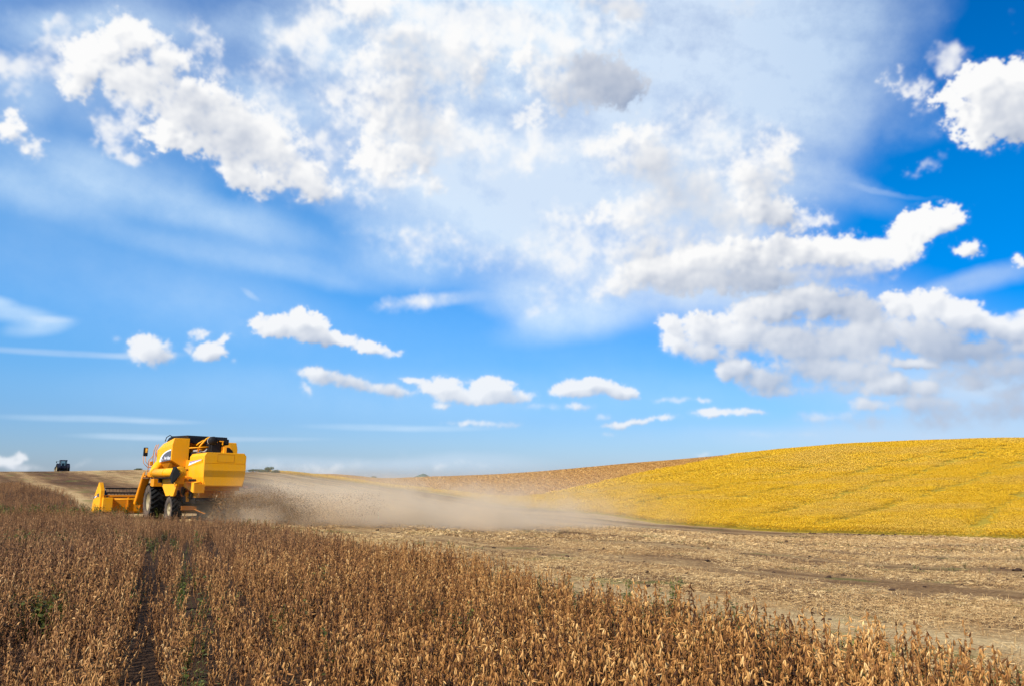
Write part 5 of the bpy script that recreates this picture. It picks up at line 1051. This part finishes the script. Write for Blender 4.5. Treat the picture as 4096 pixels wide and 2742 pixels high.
# dust drifting off the stubble downwind
def dust(name, label, A, B, w0, w1, h0, h1, stops, col, nscale, thr, seed, zlift=0.0):
    A, B = Vector((*A, 0)), Vector((*B, 0)); L = (B-A).length; d = (B-A)/L; n = Vector((-d.y, d.x, 0))
    mb = MB(); P = []
    for f in (-.04, 1.04):
        w = (w0+(w1-w0)*f)*1.02; h = h0+(h1-h0)*f
        for s in (-1, 1):
            q = A+d*L*f+n*s*w
            P += [(q.x, q.y, float(hz(q.x, q.y))-.9), (q.x, q.y, float(hz(q.x, q.y))+h*1.05+zlift)]
    mb.hull(P)
    m, t = new_mat(name); t.t.nodes.clear()
    pos = t.n('ShaderNodeNewGeometry').outputs['Position']
    rel = t.n('ShaderNodeVectorMath', {0: pos, 1: tuple(A)}, operation='SUBTRACT').outputs[0]
    s = t.math('DIVIDE', t.n('ShaderNodeVectorMath', {0: rel, 1: tuple(d)}, operation='DOT_PRODUCT').outputs['Value'], L)
    la = t.math('ABSOLUTE', t.n('ShaderNodeVectorMath', {0: rel, 1: tuple(n)}, operation='DOT_PRODUCT').outputs['Value'])
    lat = t.math('SUBTRACT', 1.0, t.smooth(t.math('DIVIDE', la, t.math('ADD', w0, t.math('MULTIPLY', s, w1-w0))), .10, 1.0))
    ga, gb = float(hz(A.x, A.y)), float(hz(B.x, B.y))
    z = t.math('SUBTRACT', t.n('ShaderNodeSeparateXYZ', {0: pos}).outputs[2], t.math('ADD', ga, t.math('MULTIPLY', s, gb-ga)))
    hh = t.math('DIVIDE', z, t.math('ADD', h0, t.math('MULTIPLY', s, h1-h0)))
    up = t.math('POWER', t.math('SUBTRACT', 1.0, t.smooth(hh, .0, 1.0)), 1.3)
    wv = t.n('ShaderNodeMapping', {'Vector': pos, 'Location': (seed, seed*.7, 0), 'Scale': (1, 1, 1.7)}).outputs[0]
    nz = t.smooth(t.math('ADD', t.noise(wv, nscale, 4, .6, .6), t.math('MULTIPLY', t.noise(wv, nscale*.33, 2), .5)), thr, thr+.34)
    al = t.ramp(s, stops)
    den = t.math('MULTIPLY', t.math('MULTIPLY', lat, up), t.math('MULTIPLY', nz, al))
    v = t.n('ShaderNodeVolumePrincipled', {'Color': (*col, 1), 'Density': den, 'Anisotropy': .15})
    t.n('ShaderNodeOutputMaterial', {1: v.outputs[0]})
    m.cycles.volume_step_rate = .35
    o = mb.build(name, m); tag(o, label, 'dust', kind='stuff')
    return o
dust('dust_cloud', 'pale dust drifting low over the stubble behind the combine', (-12.2, 33.4), (9.5, 58.5), 3.2, 9.5, 2.7, 5.2,
     [(0.0, .05), (.05, 1.3), (.20, 1.0), (.40, .62), (.58, .36), (.76, .15), (1.0, 0.0)], (1.0, .85, .63), .50, .57, 3.0)
dust('chaff_dust', 'dense brown dust billowing beside the straw spray at the combine tail', tuple(cw(-3.2, -.3, 0)[:2]), tuple(cw(-4.6, -5.6, 0)[:2]), .9, 1.6, 1.7, 2.2,
     [(0.0, .5), (.25, 1.0), (.6, .9), (1.0, 0.0)], (.86, .60, .32), 1.3, .62, 9.0)

# ------------------------------------------------------------------ tractor on the far ridge
M_DB = paint('dark_blue_paint', (.006, .012, .03), .5, .08)
def build_tractor():
    bx, by = -83.6, 150.0
    root = empty('tractor', 'small dark blue tractor half hidden behind the ridge, far beyond the combine', 'tractor', (bx, by, float(hz(bx, by))+.05), (0, 0, math.pi/2-R(-40))); root.scale = (.82, .82, .90)
    B = lambda mb, name, mat, bev=0.0, par=None: mb.build(name, mat, par or root, bev)
    for x, y, r_, w in ((0, 1.0, 1.0, .58), (0, -1.0, 1.0, .58), (2.55, .9, .72, .42), (2.55, -.9, .72, .42)):
        s = 1 if y > 0 else -1
        rt = bpy.data.objects.new('wheel', None); COL.objects.link(rt); rt.parent = root; rt.location = (x, y, r_)
        m = MB(); m.lathe([(r_*.55, -w/2), (r_*.85, -w/2), (r_*.97, -w*.4), (r_, 0), (r_*.97, w*.4), (r_*.85, w/2), (r_*.55, w/2), (r_*.53, 0), (r_*.55, -w/2)], (0, 0, 0), 1, 32, cap=False); g = m
        for k in range(18):
            a = 2*math.pi*k/18; ss = 1 if k % 2 else -1
            g.hull([((r_*q)*math.cos(a+da), ss*yy*w, (r_*q)*math.sin(a+da)) for q in (.94, 1.035) for da, yy in ((0, 0), (.06, 0), (.10, .5), (.16, .5))])
        B(g, 'tyre', M_TYRE, 0, rt)
        m = MB(); m.lathe([(r_*.55, s*w*.45), (r_*.5, s*w*.3), (r_*.2, s*w*.15), (.0001, s*w*.2)], (0, 0, 0), 1, 28, cap=False); B(m, 'rim', M_RIM, 0, rt)
    m = MB(); m.hull([(.6, y, z) for y in (-.32, .32) for z in (.8, 1.65)]+[(3.2, y, z) for y in (-.28, .28) for z in (.75, 1.40)]+[(1.2, y, 1.68) for y in (-.25, .25)]); B(m, 'bonnet', M_DB, .03)
    m = MB(); m.box(-.5, 3.0, -.22, .22, .62, .95); m.box(-.15, .15, -.9, .9, .8, 1.05); m.box(2.45, 2.65, -.8, .8, .55, .72); B(m, 'chassis', M_BP, .02)
    m = MB(); m.hull([(x, y, z) for y in (-.60, .60) for x, z in ((-.75, 1.5), (.75, 1.5), (-.70, 2.62), (.62, 2.62))]); cab = B(m, 'cab', M_CLEAR, .02)
    m = MB()
    for x0, x1 in ((-.76, -.71), (.76, .63), (.1, .08)):
        for y in (-.61, .61): m.tube([(x0, y, 1.3), (x1, y*.98, 2.62)], .05, 8)
    m.box(-.78, .78, -.66, .66, 1.12, 1.66); m.box(-.25, .15, -.25, .25, 1.6, 2.15); B(m, 'cab_frame', M_DB, 0, cab)
    m = MB(); m.hull([(x, y, z) for y in (-.70, .70) for x, z in ((-.85, 2.62), (.78, 2.62), (-.80, 2.76), (.70, 2.75), (-.4, 2.82), (.3, 2.82))]); B(m, 'cab_roof', M_DB, .03, cab)
    for s in (1, -1):
        m = MB(); P = []
        for k in range(9):
            a = math.radians(15+150*k/8); P += [(1.10*math.cos(a), s*y, 1.0+1.10*math.sin(a)) for y in (.62, 1.26)]
        m.pts(P, [(2*i, 2*i+1, 2*i+3, 2*i+2) for i in range(8)]); B(m, 'fender', M_DB)
    m = MB(); m.tube([(.5, .6, 2.5), (.55, 1.25, 2.48)], .03, 8); m.box(.52, .57, 1.15, 1.33, 2.22, 2.54); B(m, 'mirror', M_BP)
    m = MB(); m.tube([(1.3, .36, 1.5), (1.3, .36, 2.4)], .05, 10); B(m, 'exhaust', M_BP)
    m = MB(); m.box(-1.25, -.6, -.45, .45, .55, .65); m.tube([(-.5, .3, .8), (-1.2, .4, .7)], .04); m.tube([(-.5, -.3, .8), (-1.2, -.4, .7)], .04); B(m, 'hitch', M_BP)
build_tractor()

# ------------------------------------------------------------------ bushes on the ridge line
M_BUSH = plant_material('bush_leaf', [(.0, (.06, .08, .045)), (.5, (.11, .14, .075)), (1.0, (.19, .22, .12))], .7, .2)  # leaf greens paled, distance haze mixed into the colour
def bush(x, y, w, h, seed, label, cat='bush', group=None):
    rs = np.random.RandomState(seed); z0 = float(hz(x, y)); root = empty('bush', label, cat, (x, y, z0-.1), (0, 0, 0), group)
    V, F, T = [], [], []; lobes = [(rs.uniform(-.35, .35)*w, rs.uniform(-.3, .3)*w, rs.uniform(.35, .75)*h, rs.uniform(.22, .38)) for _ in range(7)]
    for k in range(1500):
        lx, ly, lz, lr = lobes[rs.randint(7)]; v = rs.normal(size=3); v /= np.linalg.norm(v); r = rs.rand()**.4*lr
        c = np.array([lx+v[0]*r*w, ly+v[1]*r*w, max(.05, lz+v[2]*r*h)]); d = rs.normal(size=3); d /= np.linalg.norm(d); s = np.cross(d, rs.normal(size=3)); s /= np.linalg.norm(s); l = rs.uniform(.05, .12)*(.5+h*.25); b = len(V)
        V += [c-d*l, c+s*l*.6, c+d*l, c-s*l*.6]; F.append((b, b+1, b+2, b+3)); T.append(np.clip(.5+rs.normal()*.25, 0, 1))
    o = bpy.data.objects.new('foliage', tone_mesh('foliage', V, F, T, M_BUSH, False)); COL.objects.link(o); o.parent = root
    V, F, T = [], [], []
    for lx, ly, lz, lr in lobes: ring_tube(V, F, T, [(0, 0, -.1), (lx*.4, ly*.4, lz*.5), (lx, ly, lz)], [.07, .05, .02], 5, .3)
    o = bpy.data.objects.new('stem', tone_mesh('stem', V, F, T, M_BRN, True)); COL.objects.link(o); o.parent = root
def at_px(t, y): return (t*y, y)
for (tt, y, w, h, sd, lb) in ((-.3090, 178, 2.0, .9, 1, 'wide low green bush on the ridge just right of the combine hood'), (-.3010, 180, 2.2, 1.6, 2, 'tallest green bush on the ridge right of the combine'),
                              (-.2930, 182, 1.8, 1.0, 3, 'green bush at the right end of the ridge clump'), (-.3190, 176, 3.0, .8, 4, 'lowest green bush nearest the combine hood on the ridge'),
                              (-.4620, 131, 1.5, .4, 5, 'small bush on the ridge left of the combine cab'), (-.2590, 195, 1.4, .9, 6, 'tiny lone shrub on the bare skyline right of the bush clump'), (-.1710, 262, 1.8, 1.1, 7, 'far shrub on the skyline above the drifting dust')):
    bush(tt*y, y, w, h, sd, lb, 'bush', 'bushes along the ridge line')
